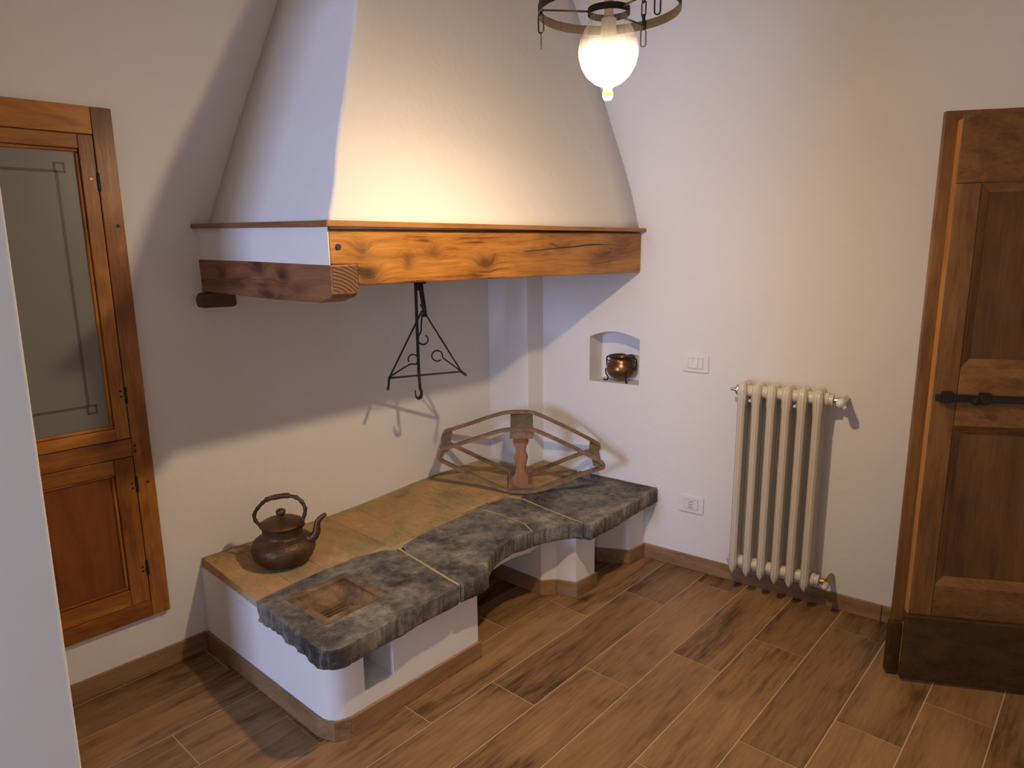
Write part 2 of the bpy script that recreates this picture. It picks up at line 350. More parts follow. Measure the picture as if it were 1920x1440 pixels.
def copper(name, c0, c1, rough, hammer, metal=0.85):
    s = N(name); c = s.coord(); a = s.noise(c, 12, 5, 0.6)
    vo = s.n('ShaderNodeTexVoronoi'); s.set(vo, 'Vector', s.coord((1, 1, 1.3))); s.set(vo, 'Scale', 95.0)
    col = s.ramp(a, [(0.35, c0), (0.65, c1)])
    return s.pbr(col, rough, metal, s.bump(vo.outputs[0], hammer, 0.003) if hammer else None)
M['kettle'] = copper('dull_hammered_copper', (0.070, 0.036, 0.018), (0.15, 0.078, 0.038), 0.48, 0.35, 0.6)
M['kettle_plain'] = copper('dull_copper', (0.075, 0.037, 0.018), (0.16, 0.080, 0.038), 0.46, 0, 0.6)
M['bronze'] = simple('dark_bronze', (0.095, 0.062, 0.036), 0.5, 0.5, 0.4, 150, 0.3)
M['pot'] = copper('polished_copper', (0.20, 0.105, 0.058), (0.33, 0.18, 0.095), 0.30, 0.08, 0.85)
M['grip'] = wood('turned_grip_wood', (0.05, 0.018, 0.008), (0.12, 0.042, 0.016), (0.17, 0.065, 0.025), 0, 2, 0.4)
def frosted():
    s = N('frosted_glass'); 
    d = s.n('ShaderNodeBsdfDiffuse', Color=(0.30, 0.30, 0.26, 1)); r = s.n('ShaderNodeBsdfRefraction', Color=(0.72, 0.74, 0.68, 1), Roughness=0.22, IOR=1.05)
    g = s.n('ShaderNodeBsdfGlossy', Color=(0.9, 0.9, 0.9, 1), Roughness=0.35)
    m1 = s.n('ShaderNodeMixShader', i0=0.42, i1=d, i2=r); m2 = s.n('ShaderNodeMixShader', i0=0.05, i1=m1, i2=g)
    s.t.links.new(m2.outputs[0], s.out.inputs[0]); return s.m
M['frosted'] = frosted()
M['etch'] = simple('clear_etched_line', (0.095, 0.088, 0.072), 0.35)
def globe_mat():
    # clear at the shoulder, frosted towards the bottom (height above the room floor)
    s = N('half_frosted_lamp_glass'); geo = s.n('ShaderNodeNewGeometry'); sx = s.n('ShaderNodeSeparateXYZ'); s.set(sx, 'Vector', geo.outputs['Position'])
    f = s.math('POWER', s.math('DIVIDE', s.math('SUBTRACT', 2.092, sx.outputs[2]), 0.093, True), 2.2)
    f = s.math('ADD', s.math('MULTIPLY', f, 0.11), 0.016)
    tr = s.n('ShaderNodeBsdfTransparent', Color=(1, 0.99, 0.96, 1)); tl = s.n('ShaderNodeBsdfTranslucent', Color=(1, 0.97, 0.9, 1))
    gl = s.n('ShaderNodeBsdfGlossy', Color=(1, 1, 1, 1), Roughness=0.05)
    lw = s.n('ShaderNodeLayerWeight', Blend=0.35)
    m1 = s.n('ShaderNodeMixShader', i0=f, i1=tr, i2=tl)
    m2 = s.n('ShaderNodeMixShader', i0=s.math('ADD', 0.03, s.math('MULTIPLY', lw.outputs['Facing'], 0.45)), i1=m1, i2=gl)
    s.t.links.new(m2.outputs[0], s.out.inputs[0]); return s.m
M['globe'] = globe_mat()
def milk():
    s = N('cream_milk_glass'); d = s.n('ShaderNodeBsdfDiffuse', Color=(0.80, 0.70, 0.52, 1)); t = s.n('ShaderNodeBsdfTranslucent', Color=(0.85, 0.76, 0.6, 1)); g = s.n('ShaderNodeBsdfGlossy', Color=(1, 1, 1, 1), Roughness=0.1)
    m1 = s.n('ShaderNodeMixShader', i0=0.5, i1=d, i2=t); m2 = s.n('ShaderNodeMixShader', i0=0.06, i1=m1, i2=g); s.t.links.new(m2.outputs[0], s.out.inputs[0]); return s.m
M['milk_glass'] = milk()
def emis(name, col, st):
    s = N(name); e = s.n('ShaderNodeEmission', Color=col, Strength=st); s.t.links.new(e.outputs[0], s.out.inputs[0]); return s.m
M['bulb'] = emis('glowing_bulb', BULB_COLOR, BULB_STRENGTH)

# ============================================================ the room
yA = lambda x: 2.579 - 0.031 * (x - 0.923)                 # back wall plane
xB = lambda y: 2.882 + 0.0971 * (1.565 - y)                # right wall plane
H = 2.92
def PA(a, n, z): return (a, yA(a) - n, z)                  # point on the back wall, n out of the wall
def PB(a, n, z): return (xB(a) - n * 0.9953, a - n * 0.0966, z)  # point on the right wall at y = a
Y_C = -0.34                                                # wall behind the open door

# floor: grout bed + wood-look tiles
floor = obj('floor', prism([(-0.3, -0.9), (3.3, -0.9), (3.3, 2.8), (-0.3, 2.8)], -0.12, -0.0015), M['grout'], kind='structure')
Y0 = 1.76417; W = 0.2; LT = 0.8837; g = 0.002
tn = 0
for row in range(-5, 12):
    y1 = Y0 - row * W - g; y0 = y1 - W + 2 * g
    off = 2.2105 + 0.2933 * (row % 3)
    for k in range(-4, 3):
        x0 = off + k * LT + g; x1 = x0 + LT - 2 * g
        p = [(x0, y0), (x1, y0), (x1, y1), (x0, y1)]
        p = clip(p, 0.031, 1, 2.579 + 0.031 * 0.923 - 0.002); p = clip(p, 1, 0.0971, 2.882 + 0.0971 * 1.565 - 0.002) if p else p
        p = clip(p, 0, -1, 0.6) if p else p; p = clip(p, -1, 0, 0.2) if p else p
        if len(p) < 3: continue
        obj('floor_tile', prism(p, -0.004, 0.0), M['floor_tile'], floor, center=True); tn += 1

# back wall with the cupboard recess
wallA = obj('wall_back', hexa([(-0.3, yA(-0.3), 0), (3.3, yA(3.3), 0), (3.3, yA(3.3) + 0.35, 0), (-0.3, yA(-0.3) + 0.35, 0), (-0.3, yA(-0.3), H), (3.3, yA(3.3), H), (3.3, yA(3.3) + 0.35, H), (-0.3, yA(-0.3) + 0.35, H)]), M['plaster'], kind='structure')
cut = obj('cut', fbox(PA, 0.345, 0.870, -0.26, 0.05, 0.275, 1.925), M['plaster'])
boolcut(wallA, [cut])
# right wall with the arched niche
wallB = obj('wall_right', hexa([PB(2.9, 0, 0), PB(-0.9, 0, 0), PB(-0.9, -0.3, 0), PB(2.9, -0.3, 0), PB(2.9, 0, H), PB(-0.9, 0, H), PB(-0.9, -0.3, H), PB(2.9, -0.3, H)]), M['plaster'], kind='structure')
ny0, ny1 = 1.735, 2.012
prof = [(ny1, 0.868), (ny0, 0.872), (ny0 + 0.001, 1.095)] + [(ny0 + (ny1 - ny0) * t, 1.095 + 0.032 * math.sin(PI * t)) for t in (0.15, 0.3, 0.45, 0.6, 0.75, 0.88)] + [(ny1, 1.092)]
fr = [V(PB(a, 0.05, z)) for a, z in prof]; bk = [V(PB(a + (0.012 if a < 1.88 else 0.0), -0.125, z)) for a, z in prof]
n_ = len(fr)
cut = obj('cut', (fr + bk, [tuple(range(n_)), tuple(range(2 * n_ - 1, n_ - 1, -1))] + [(i, n_ + i, n_ + (i + 1) % n_, (i + 1) % n_) for i in range(n_)]), M['plaster'])
boolcut(wallB, [cut])
# chimney corner: the plastered pier in the corner under the hood
obj('wall_corner', prism([(2.640, yA(2.64) + 0.02), (2.686, 2.294), (xB(2.292) + 0.02, 2.292), (3.0, 2.56)], 0.0, H), M['plaster_smooth'], kind='structure', bevel=0.006)
obj('wall_front', box(-0.3, 3.3, Y_C - 0.3, Y_C, 0, H), M['plaster'], kind='structure')
obj('ceiling', box(-0.3, 3.4, -0.9, 3.0, H, H + 0.12), M['ceiling'], kind='structure')
# thick partition with the doorway the photographer stands in
pw = [(-2.4, 0.95), (0.2, 0.95), (0.2, 1.30), (-0.22, 1.30), (-0.22, 1.10), (-2.4, 1.10)]  # long leftward return added out of view to block daylight from the right wall
jv, jf = prism(pw, 0, H)
jv = [(x + (0.012 * (z - 0.85) if x > 0 else 0) + (0.010 if x > 0 else 0), y, z) for x, y, z in jv]
obj('wall_left', (jv, jf), M['plaster'], kind='structure', bevel=0.004, seg=3)
obj('wall_left', box(-0.22, 0.2, 2.15, 2.75, 0, H), M['plaster'], kind='structure', bevel=0.012)
obj('wall_left', box(-0.22, 0.2, 1.30, 2.15, 2.30, H), M['plaster'], kind='structure')
obj('wall_partition', box(-0.26, 0.28, Y_C, -0.26, 0, H), M['plaster'], kind='structure', bevel=0.012)
obj('wall_lintel', box(-0.26, 0.21, -0.26, 0.95, 2.22, H), M['plaster'], kind='structure')

# baseboards
def skirt(name, p0, p1, mat, parent=None, t=0.011, h=0.072, kind=None):
    # board along p0->p1 with its outer face on that line; thickness to the left of the direction
    p0 = V((p0[0], p0[1], 0)); p1 = V((p1[0], p1[1], 0)); d = (p1 - p0).normalized(); n = V((-d.y, d.x, 0)) * t; hz = V((0, 0, h))
    return obj(name, hexa([p0, p1, p1 + n, p0 + n, p0 + hz, p1 + hz, p1 + n + hz, p0 + n + hz]), mat, parent, bevel=0.0025, kind=kind)
skirt('baseboard_back', (0.225, yA(0.225) - 0.012), (1.044, yA(1.044) - 0.012), M['skirting'], kind='structure')
skirt('baseboard_right', PB(1.6895, 0.012, 0)[:2], PB(0.62, 0.012, 0)[:2], M['skirting_y'], kind='structure')
skirt('baseboard_right', PB(0.618, 0.012, 0)[:2], PB(-0.32, 0.012, 0)[:2], M['skirting_y'], kind='structure')

# ============================================================ chimney hood
hood = thing('chimney_hood', (1.9, 2.2, 1.39), 'white plastered chimney hood on old timber beams, filling the corner above the stone hearth', 'chimney hood')
YF = [(1.60, 1.752), (1.66, 1.768), (1.77, 1.797), (1.9, 1.84), (2.06, 1.9), (2.17, 1.94), (2.5, 2.06), (2.95, 2.23)]
XC = [(1.60, 1.176), (1.632, 1.183), (1.72, 1.223), (1.935, 1.312), (2.065, 1.378), (2.31, 1.487), (2.95, 1.765)]
XA = [(1.60, 1.196), (1.966, 1.343), (2.467, 1.557), (2.95, 1.765)]
vs, rows = [], 30
for r in range(rows + 1):
    z = 1.605 + (H + 0.01 - 1.605) * r / rows
    yf, xc, xa = lerp_tab(YF, z), lerp_tab(XC, z), lerp_tab(XA, z)
    wob = 0.0025 * math.sin(9 * z) + 0.0018 * math.sin(23 * z)
    left = [(xa + (xc - xa) * t, yA(xa) + 0.006 + (yf - yA(xa)) * t) for t in (0, 0.2, 0.4, 0.6, 0.8, 0.95)]
    rr = 0.016
    cor = [(xc + wob + rr - rr * math.cos(a), yf + rr - rr * math.sin(a)) for a in (0.15, 0.5, 0.8, 1.1, 1.45)]
    xe = xB(yf) + 0.006
    fro = [(xc + (xe - xc) * t, yf + 0.004 * math.sin(3.1 * t * PI) * math.sin(3 * z)) for t in (0.05, 0.15, 0.3, 0.45, 0.6, 0.75, 0.9, 1.0)]
    ring = left + cor + fro
    nc = len(ring); vs += [(x, y, z) for x, y in ring]
fs = [(r * nc + i, r * nc + i + 1, (r + 1) * nc + i + 1, (r + 1) * nc + i) for r in range(rows) for i in range(nc - 1)]
o = obj('plaster_funnel', (vs, fs), M['plaster'], hood, smooth=50)
m = o.modifiers.new('thick', 'SOLIDIFY'); m.thickness = 0.03; m.offset = -1
obj('plaster_band', hexa([(1.1665, 1.7445, 1.500), (1.1695, 1.7445, 1.500), (1.1695, yA(1.2) + 0.004, 1.506), (1.1665, yA(1.17) + 0.004, 1.506), (1.1665, 1.7445, 1.615), (1.1695, 1.7445, 1.615), (1.1695, yA(1.2) + 0.004, 1.625), (1.1665, yA(1.17) + 0.004, 1.625)]), M['plaster_smooth'], hood)
# front beam, notched at its left end around the side beam
xr = 2.861
poly = [(1.1698, 1.502), (1.262, 1.500), (1.264, 1.440), (1.29, 1.437), (1.6, 1.434), (2.2, 1.426), (xr - 0.012, 1.413), (xr - 0.002, 1.420), (xr, 1.594), (2.2, 1.597), (1.1698, 1.602)]
o = obj('front_beam', extr([(x, 1.743, z) for x, z in poly], (0, 0.085, 0)), M['beam'], hood, bevel=0.004)
bolt = lathe([(0.0001, 0.004), (0.009, 0.004), (0.010, 0.0), (0.010, -0.01)], (1.198, 1.7425, 1.552), 6, axis=(0, -1, 0))
obj('bolt_head', bolt, M['iron_worn'], hood)
# long drying crack
cr = [(2.02, 1.742, 1.524), (2.12, 1.742, 1.529), (2.24, 1.742, 1.535), (2.34, 1.742, 1.539), (2.44, 1.742, 1.545), (2.52, 1.742, 1.546), (2.62, 1.742, 1.543)]
obj('drying_crack', tube(crom(cr, 3), [0.0008, 0.0010, 0.0012, 0.0014, 0.0016, 0.0016, 0.0018, 0.0018, 0.0020, 0.0022, 0.0024, 0.0026, 0.0026, 0.0024, 0.0022, 0.0016, 0.001, 0.0008, 0.0006], 5), simple('crack_shadow_wood', (0.035, 0.014, 0.005), 0.9), hood, label='dark drying crack')
pr = [(1.735, 1.501), (1.734, 1.417), (1.752, 1.405), (1.806, 1.389), (2.1, 1.388), (2.57, 1.395), (2.575, 1.512), (2.2, 1.509)]
o = obj('side_beam', extr([(1.164, y, z) for y, z in pr], (0.094, 0, 0)), M['beam_side'], hood, bevel=0.005, label='brown side beam with sawn end')
obj('sawn_end', extr([(1.168, 1.7346, 1.422), (1.254, 1.7346, 1.420), (1.254, 1.7346, 1.497), (1.168, 1.7346, 1.497)], (0, -0.0008, 0)), M['endgrain'], hood)
obj('hanging_bar', tube([(1.90, 1.83, 1.505), (1.95, 2.545, 1.505)], 0.010, 8), M['iron'], hood, label='dark iron bar inside the hood')
crb = [(1.143, 1.338), (1.262, 1.335), (1.270, 1.344), (1.268, 1.386), (1.20, 1.393), (1.150, 1.390), (1.138, 1.370)]
obj('corbel', extr([(x, yA(x) + 0.005, z) for x, z in crb], (0, -0.055, 0)), wood('dark_corbel_wood', (0.035, 0.018, 0.009), (0.085, 0.042, 0.02), (0.13, 0.066, 0.032), 0, 1, 0.6, 0.3, 0.5), hood, bevel=0.006)
# thin shelf boards capping the beams
def board(c4, z0, z1): return hexa([(x, y, a) for (x, y), a in zip(c4, z0)] + [(x, y, a) for (x, y), a in zip(c4, z1)])
obj('shelf_board', board([(1.148, 1.716), (xB(1.716) - 0.002, 1.718), (xB(1.80) - 0.002, 1.80), (1.148, 1.80)], (1.609, 1.599, 1.599, 1.609), (1.627, 1.615, 1.615, 1.627)), M['shelf_wood'], hood, bevel=0.003)
obj('shelf_board', board([(1.146, 1.8), (1.25, 1.8), (1.25, yA(1.25) - 0.001), (1.146, yA(1.148) - 0.001)], (1.609, 1.609, 1.622, 1.622), (1.627, 1.627, 1.638, 1.638)), M['shelf_wood_y'], hood, bevel=0.003)
obj('shelf_board', board([(1.146, 1.716), (1.1475, 1.716), (1.1475, 1.8), (1.146, 1.8)], (1.609,) * 4, (1.627,) * 4), M['shelf_wood_y'], hood)

# ============================================================ stone hearth bench
bench = thing('hearth_bench', (1.95, 2.1, 0), 'low whitewashed hearth bench with dark stone slabs and terracotta top, under the chimney hood', 'hearth bench')
ss = lambda t: (lambda u: u * u * (3 - 2 * u))(max(0, min(1, t)))
def rise(x, y): return 0.034 * ss((x - 1.6) / 0.75) * ss((y - 1.98) / 0.45) + 0.006 * ss((y - 2.3) / 0.25)
ZT, ZB = 0.375, 0.300
def slab(outline, name='stone_slab', hole=None):
    # densify and roughen the outline, then loft with a rounded arris and chipped sides
    pts = [V((x, y, 0)) for x, y in outline]; dense = []
    for i in range(len(pts)):
        a, b = pts[i], pts[(i + 1) % len(pts)]; k = max(1, int((b - a).length / 0.015))
        dense += [a + (b - a) * (j / k) for j in range(k)]
    n = len(dense)
    ctr = sum(dense, V((0, 0, 0))) / n
    nor = []
    for i in range(n):
        t = (dense[(i + 1) % n] - dense[i - 1]).normalized(); nn = V((t.y, -t.x, 0)); nor.append(nn)
    area = sum(dense[i].x * dense[(i + 1) % n].y - dense[(i + 1) % n].x * dense[i].y for i in range(n))
    sg = 1 if area > 0 else -1
    levels = [(0.0, ZB, -0.007, 0.0040), (0, ZB + 0.010, 0.0, 0.0032), (0, ZB + 0.035, 0.001, 0.0022), (0, ZT - 0.010, 0.001, 0.0016), (0, ZT - 0.003, -0.0012, 0.0010), (0, ZT, -0.0055, 0.0004)]
    vs, fs = [], []
    for _, z, off, jit in levels:
        for i in range(n):
            p = dense[i]; free = p.y < 1.80 or (p.x < 1.05)
            j = ((jit * 1.5 * (mnoise.noise(V((p.x * 9, p.y * 9, z * 20))) + 0.8 * mnoise.noise(V((p.x * 26, p.y * 26, z * 60)))) * (3.0 * (1.0 if z < ZB + 0.02 else 0.5) if p.x < 1.10 else 1))) if free else 0
            o_ = off if free else off * 0.25
            q = p + nor[i] * sg * (o_ + j)
            vs.append((q.x, q.y, z + rise(q.x, q.y) + (random.uniform(-0.001, 0.001) if z < ZT else 0)))
    L = len(levels)
    for l in range(L - 1):
        for i in range(n): fs.append((l * n + i, l * n + (i + 1) % n, (l + 1) * n + (i + 1) % n, (l + 1) * n + i))
    fs += [tuple(range(n - 1, -1, -1)), tuple(range((L - 1) * n, L * n))]
    o = obj(name, (vs, fs), M['stone'], bench, smooth=28)
    if hole:
        c = obj('cut', hole, M['stone']); boolcut(o, [c])
    return o
s1 = [(1.034, 2.105), (1.020, 1.93), (1.014, 1.80), (1.006, 1.71), (1.010, 1.678), (1.026, 1.655), (1.058, 1.644), (1.287, 1.649), (1.553, 1.653), (1.558, 1.70), (1.599, 2.0), (1.592, 2.05), (1.567, 2.085), (1.451, 2.118), (1.288, 2.122)]
s2 = [(1.563, 1.653), (1.684, 1.643), (1.702, 1.650), (1.717, 1.666), (1.75, 1.70), (1.792, 1.727), (1.869, 1.758), (1.93, 1.770), (1.988, 1.773), (2.079, 1.755), (2.119, 1.84), (2.126, 1.98), (2.109, 2.10), (1.977, 2.095), (1.735, 2.086), (1.635, 2.060), (1.606, 2.004)]
s3 = [(2.083, 1.753), (2.14, 1.741), (2.196, 1.717), (2.258, 1.684), (2.274, 1.664), (2.281, 1.643), (2.311, 1.89), (2.330, 2.026), (2.298, 2.09), (2.113, 2.112), (2.131, 1.98), (2.124, 1.84)]
s4 = [(2.2875, 1.640), (2.293, 1.618), (2.305, 1.610), (2.469, 1.609), (2.70, 1.614), (xB(1.622) - 0.002, 1.624), (xB(2.05) - 0.002, 2.06), (2.55, 2.07), (2.338, 2.05), (2.337, 2.026), (2.317, 1.89)]
slab(s1, hole=box(1.114, 1.326, 1.806, 2.018, 0.2, 0.5)); slab(s2); slab(s3); slab(s4)
# mortar joints between the slabs
def strip(pts, wd, z0, z1, name='mortar_joint'):
    a = [V((x, y, 0)) for x, y in pts]; l, r = [], []
    for i, p in enumerate(a):
        t = (a[min(i + 1, len(a) - 1)] - a[max(i - 1, 0)]).normalized(); n = V((-t.y, t.x, 0)) * wd
        l.append(p + n); r.append(p - n)
    poly = [(p.x, p.y) for p in l] + [(p.x, p.y) for p in reversed(r)]
    obj(name, prism(poly, z0, z1, lambda x, y: z1 + rise(x, y)), M['mortar'], bench)
strip([(1.5585, 1.660), (1.562, 1.70), (1.603, 2.0), (1.612, 2.06)], 0.0052, ZB + 0.004, ZT - 0.0005)
strip([(2.0815, 1.760), (2.1215, 1.84), (2.1285, 1.98), (2.111, 2.10)], 0.0030, ZB + 0.004, ZT - 0.0006)
strip([(2.2842, 1.648), (2.314, 1.89), (2.3335, 2.026), (2.31, 2.085)], 0.0052, ZB + 0.004, ZT - 0.0002)
# mortar bed below the bricks and bricks laid across
bedpoly = [(1.040, 2.107), (1.30, 2.126), (1.45, 2.122), (1.567, 2.09), (1.612, 2.055), (1.66, 2.072), (1.735, 2.09), (1.977, 2.099), (2.113, 2.116), (2.298, 2.096), (2.338, 2.054), (2.55, 2.073), (xB(2.06) - 0.003, 2.064), (xB(2.29) - 0.003, 2.29), (2.684, 2.290), (2.638, yA(2.638) - 0.002), (1.062, yA(1.058) - 0.002)]
bed = []
n = len(bedpoly)
dn = []
for i in range(n):
    a, b = bedpoly[i], bedpoly[(i + 1) % n]; k = max(1, int(math.hypot(b[0] - a[0], b[1] - a[1]) / 0.06))
    dn += [(a[0] + (b[0] - a[0]) * j / k, a[1] + (b[1] - a[1]) * j / k) for j in range(k)]
obj('mortar_bed', prism(dn, 0.337, 0.3668), M['mortar'], bench)
def brickpoly(x0, x1, y0, y1):
    p = [(x0, y0), (x1, y0), (x1, y1), (x0, y1)]
    p = clip(p, 0.031, 1, 2.579 + 0.031 * 0.923 - 0.004)
    if p: p = clip(p, 1, 0.0971, 2.882 + 0.0971 * 1.565 - 0.006)
    if p: p = clip(p, -1, 0.045, -1.040 + 0.045 * 2.107)   # left edge of the bench
    return p
bx = 1.045; bi = 0
while bx < 2.86:
    x0, x1 = bx + 0.0006, bx + 0.1394
    for (y0, y1) in ((2.128, 2.3463), (2.3477, 2.60)):
        ya, yb = y0, y1
        if x0 > 1.6 and y0 < 2.2: ya = 2.104 if x0 < 2.0 else (2.12 if x0 < 2.33 else 2.079)
        if x1 > 2.64:
            if y0 > 2.3: continue
            yb = 2.288
        p = brickpoly(x0, x1, ya, yb)
        if len(p) < 3: continue
        dz = random.uniform(-0.0005, 0.0005)
        # split long sides so that the brick follows the worn, sagging surface
        q = []
        for i in range(len(p)):
            a, b = p[i], p[(i + 1) % len(p)]; q += [a, ((a[0] + b[0]) / 2, (a[1] + b[1]) / 2)]
        obj('brick', prism(q, 0.338, 0.372, lambda x, y: 0.3712 + dz + rise(x, y)), M['brick'], bench, bevel=0.0012, seg=1)
    bx += 0.140
# front edge of the terracotta on the left end
# whitewashed masonry below
base = [(1.053, yA(1.053) - 0.001), (1.053, 1.80)] + [(1.118 - 0.065 * math.cos(a), 1.781 - 0.065 * math.sin(a)) for a in (0.2, 0.5, 0.8, 1.1, 1.4)] + [(1.16, 1.716), (1.695, 1.706), (1.700, 1.712), (1.700, yA(1.7) - 0.001)]
o = obj('masonry_base', prism(base, 0, ZB + 0.002), M['plaster_smooth'], bench, smooth=35)
boolcut(o, [obj('cut', box(1.180, 1.298, 1.60, 1.98, 0.128, 0.36), M['plaster_smooth'])])
obj('masonry_pier', prism([(2.228, yA(2.2) - 0.001), (2.228, 1.832), (2.280, 1.786), (2.313, 1.702), (2.442, 1.692), (2.447, 1.70), (2.447, yA(2.44) - 0.001)], 0, ZB + 0.002), M['plaster_smooth'], bench)
obj('masonry_pier', prism([(2.58, 2.28), (2.672, 1.835), (2.744, 1.698), (xB(1.69) - 0.002, 1.690), (xB(2.28) - 0.002, 2.28)], 0, ZB + 0.002), M['plaster_smooth'], bench)
# plastered lintel following the curve of the slab
cv = [(1.700, 1.716), (1.73, 1.735), (1.78, 1.765), (1.869, 1.797), (1.95, 1.809), (2.02, 1.808), (2.10, 1.79), (2.17, 1.80), (2.24, 1.826)]
lp = cv + [(2.24, 1.90), (1.95, 1.93), (1.70, 1.90)]
obj('plaster_lintel', prism(lp, 0.262, ZB + 0.002), M['plaster_smooth'], bench)
obj('masonry_top', prism([(1.0545, yA(1.053) - 0.002), (1.0545, 2.135), (2.62, 2.135), (2.62, yA(2.62) - 0.002)], ZB + 0.002, 0.337), M['plaster_smooth'], bench)
# skirting tiles round the masonry
def bsk(pts, mats):
    for (a, b), mt in zip(zip(pts, pts[1:]), mats): skirt('skirting_tile', a, b, M[mt], bench, 0.0105)
bsk([(1.042, 2.563), (1.042, 1.795), (1.064, 1.728), (1.114, 1.704), (1.703, 1.694)], ['skirting_y', 'skirting_y', 'skirting', 'skirting'])
bsk([(2.2165, 2.50), (2.2165, 1.826), (2.2695, 1.779), (2.305, 1.690), (2.452, 1.680)], ['skirting_y', 'skirting', 'skirting_y', 'skirting'])
bsk([(2.57, 2.27), (2.661, 1.831), (2.737, 1.687), (xB(1.678) - 0.0125, 1.679)], ['skirting_y', 'skirting_y', 'skirting'])

# cast-iron fire pan let into the first slab
pan = thing('fire_pan', (1.22, 1.912, 0.31), 'square rusty cast-iron brazier pan set into the dark stone slab', 'fire pan')
O4 = [(1.095, 1.787), (1.345, 1.789), (1.350, 2.040), (1.099, 2.036)]
I4 = [(1.122, 1.814), (1.318, 1.816), (1.322, 2.010), (1.124, 2.008)]
B4 = [(1.148, 1.862), (1.272, 1.862), (1.274, 1.956), (1.150, 1.956)]
zr = ZT + 0.004
vs = [(x, y, ZT - 0.002) for x, y in O4] + [(x, y, zr) for x, y in O4] + [(x, y, zr) for x, y in I4] + [(x, y, ZT - 0.004) for x, y in I4]
fs = [(i, (i + 1) % 4, 4 + (i + 1) % 4, 4 + i) for i in range(4)] + [(4 + i, 4 + (i + 1) % 4, 8 + (i + 1) % 4, 8 + i) for i in range(4)] + [(8 + i, 8 + (i + 1) % 4, 12 + (i + 1) % 4, 12 + i) for i in range(4)] + [(12 + i, 12 + (i + 1) % 4, (i + 1) % 4, i) for i in range(4)]
obj('rim', (vs, fs), M['rust'], pan, bevel=0.0015)
hv, hf = [], []
zl = [(0, ZT - 0.003), (0.30, ZT - 0.018), (0.75, 0.340), (1.0, 0.3305)]
for t, z in zl: hv += [(a[0] + (b[0] - a[0]) * t, a[1] + (b[1] - a[1]) * t, z) for a, b in zip(I4, B4)]
for l in range(3): hf += [(l * 4 + i, l * 4 + (i + 1) % 4, l * 4 + 4 + (i + 1) % 4, l * 4 + 4 + i) for i in range(4)]
o = obj('hopper', (hv, hf), M['rust'], pan, smooth=40)
m = o.modifiers.new('thick', 'SOLIDIFY'); m.thickness = 0.004; m.offset = 1
gx0, gx1 = 1.163, 1.251; za, zb = 0.325, 0.3305
for nm, b in (('grate_edge', (1.146, gx0, 1.860, 1.958)), ('grate_edge', (gx1, 1.276, 1.860, 1.958)), ('grate_edge', (gx0, gx1, 1.860, 1.888)), ('grate_edge', (gx0, gx1, 1.935, 1.958))):
    obj(nm, box(*b, za, zb), M['rust'], pan)
for y in (1.8965, 1.9155): obj('grate_bar', box(gx0, gx1, y, y + 0.0115, za, zb), M['rust'], pan)

# ============================================================ kettle
u = V((0.66, -0.751, 0)); vv = V((0.751, 0.66, 0))
kc = V((1.257, 2.303, 0.3735))
ket = thing('copper_kettle', kc, 'dull brown hammered copper kettle with arched handle on the left end of the bench', 'kettle')
kz = lambda r: [(a, b) for a, b in r]
body = [(0.0005, 0.0), (0.070, 0.0), (0.082, 0.004), (0.104, 0.022), (0.115, 0.043), (0.1185, 0.060), (0.1155, 0.077), (0.106, 0.092), (0.091, 0.103), (0.079, 0.108), (0.0738, 0.112), (0.0725, 0.118), (0.0728, 0.134), (0.0745, 0.147), (0.077, 0.151), (0.075, 0.153), (0.070, 0.15)]
obj('body', lathe(body, kc, 48), M['kettle'], ket, smooth=50)
obj('lid', lathe([(0.0815, 0.1525), (0.083, 0.155), (0.081, 0.1575), (0.066, 0.166), (0.040, 0.175), (0.018, 0.179), (0.0005, 0.180)], kc, 48), M['kettle_plain'], ket, smooth=50)
obj('knob', lathe([(0.012, 0.176), (0.010, 0.184), (0.010, 0.189), (0.016, 0.193), (0.0185, 0.199), (0.017, 0.207), (0.010, 0.2115), (0.0005, 0.2125)], kc, 24), M['kettle_plain'], ket, smooth=60)
def KP(a, n, z): return kc + u * a + vv * n + V((0, 0, z))
hp = [(-0.079, 0.143), (-0.098, 0.165), (-0.101, 0.19), (-0.086, 0.215), (-0.066, 0.236), (-0.049, 0.250)]
hq = [(0.034, 0.264), (0.062, 0.257), (0.082, 0.240), (0.093, 0.213), (0.089, 0.188), (0.080, 0.165), (0.078, 0.155)]
def bamboo(pts):
    c = crom([KP(a, 0, z) for a, z in pts], 5); return tube(c, [0.0068 + (0.0020 if i % 5 == 0 else 0) for i in range(len(c))], 8)
obj('handle_arm', bamboo(hp), M['bronze'], ket, smooth=50)
obj('handle_arm', bamboo(hq), M['bronze'], ket, smooth=50)
gp = crom([KP(-0.052, 0, 0.248), KP(-0.030, 0, 0.256), KP(-0.008, 0, 0.260), KP(0.014, 0, 0.264), KP(0.037, 0, 0.264)], 4)
gr_ = [0.010, 0.0105, 0.009, 0.0085, 0.0088, 0.0098, 0.0105, 0.0108, 0.0105, 0.010, 0.0098, 0.0098, 0.0100, 0.0105, 0.0095, 0.0112, 0.009]
obj('grip', tube(gp, gr_, 10), M['grip'], ket, smooth=50, label='reddish turned wooden grip')
for sgn in (-1, 1):
    ear = join(tube([KP(sgn * 0.070, 0, 0.136), KP(sgn * 0.079, 0, 0.150), KP(sgn * 0.086, 0, 0.152)], [0.006, 0.008, 0.006], 8), cyl(KP(sgn * 0.082, -0.009, 0.149), KP(sgn * 0.082, 0.009, 0.149), 0.006, 10))
    obj('handle_lug', ear, M['bronze'], ket, smooth=50)
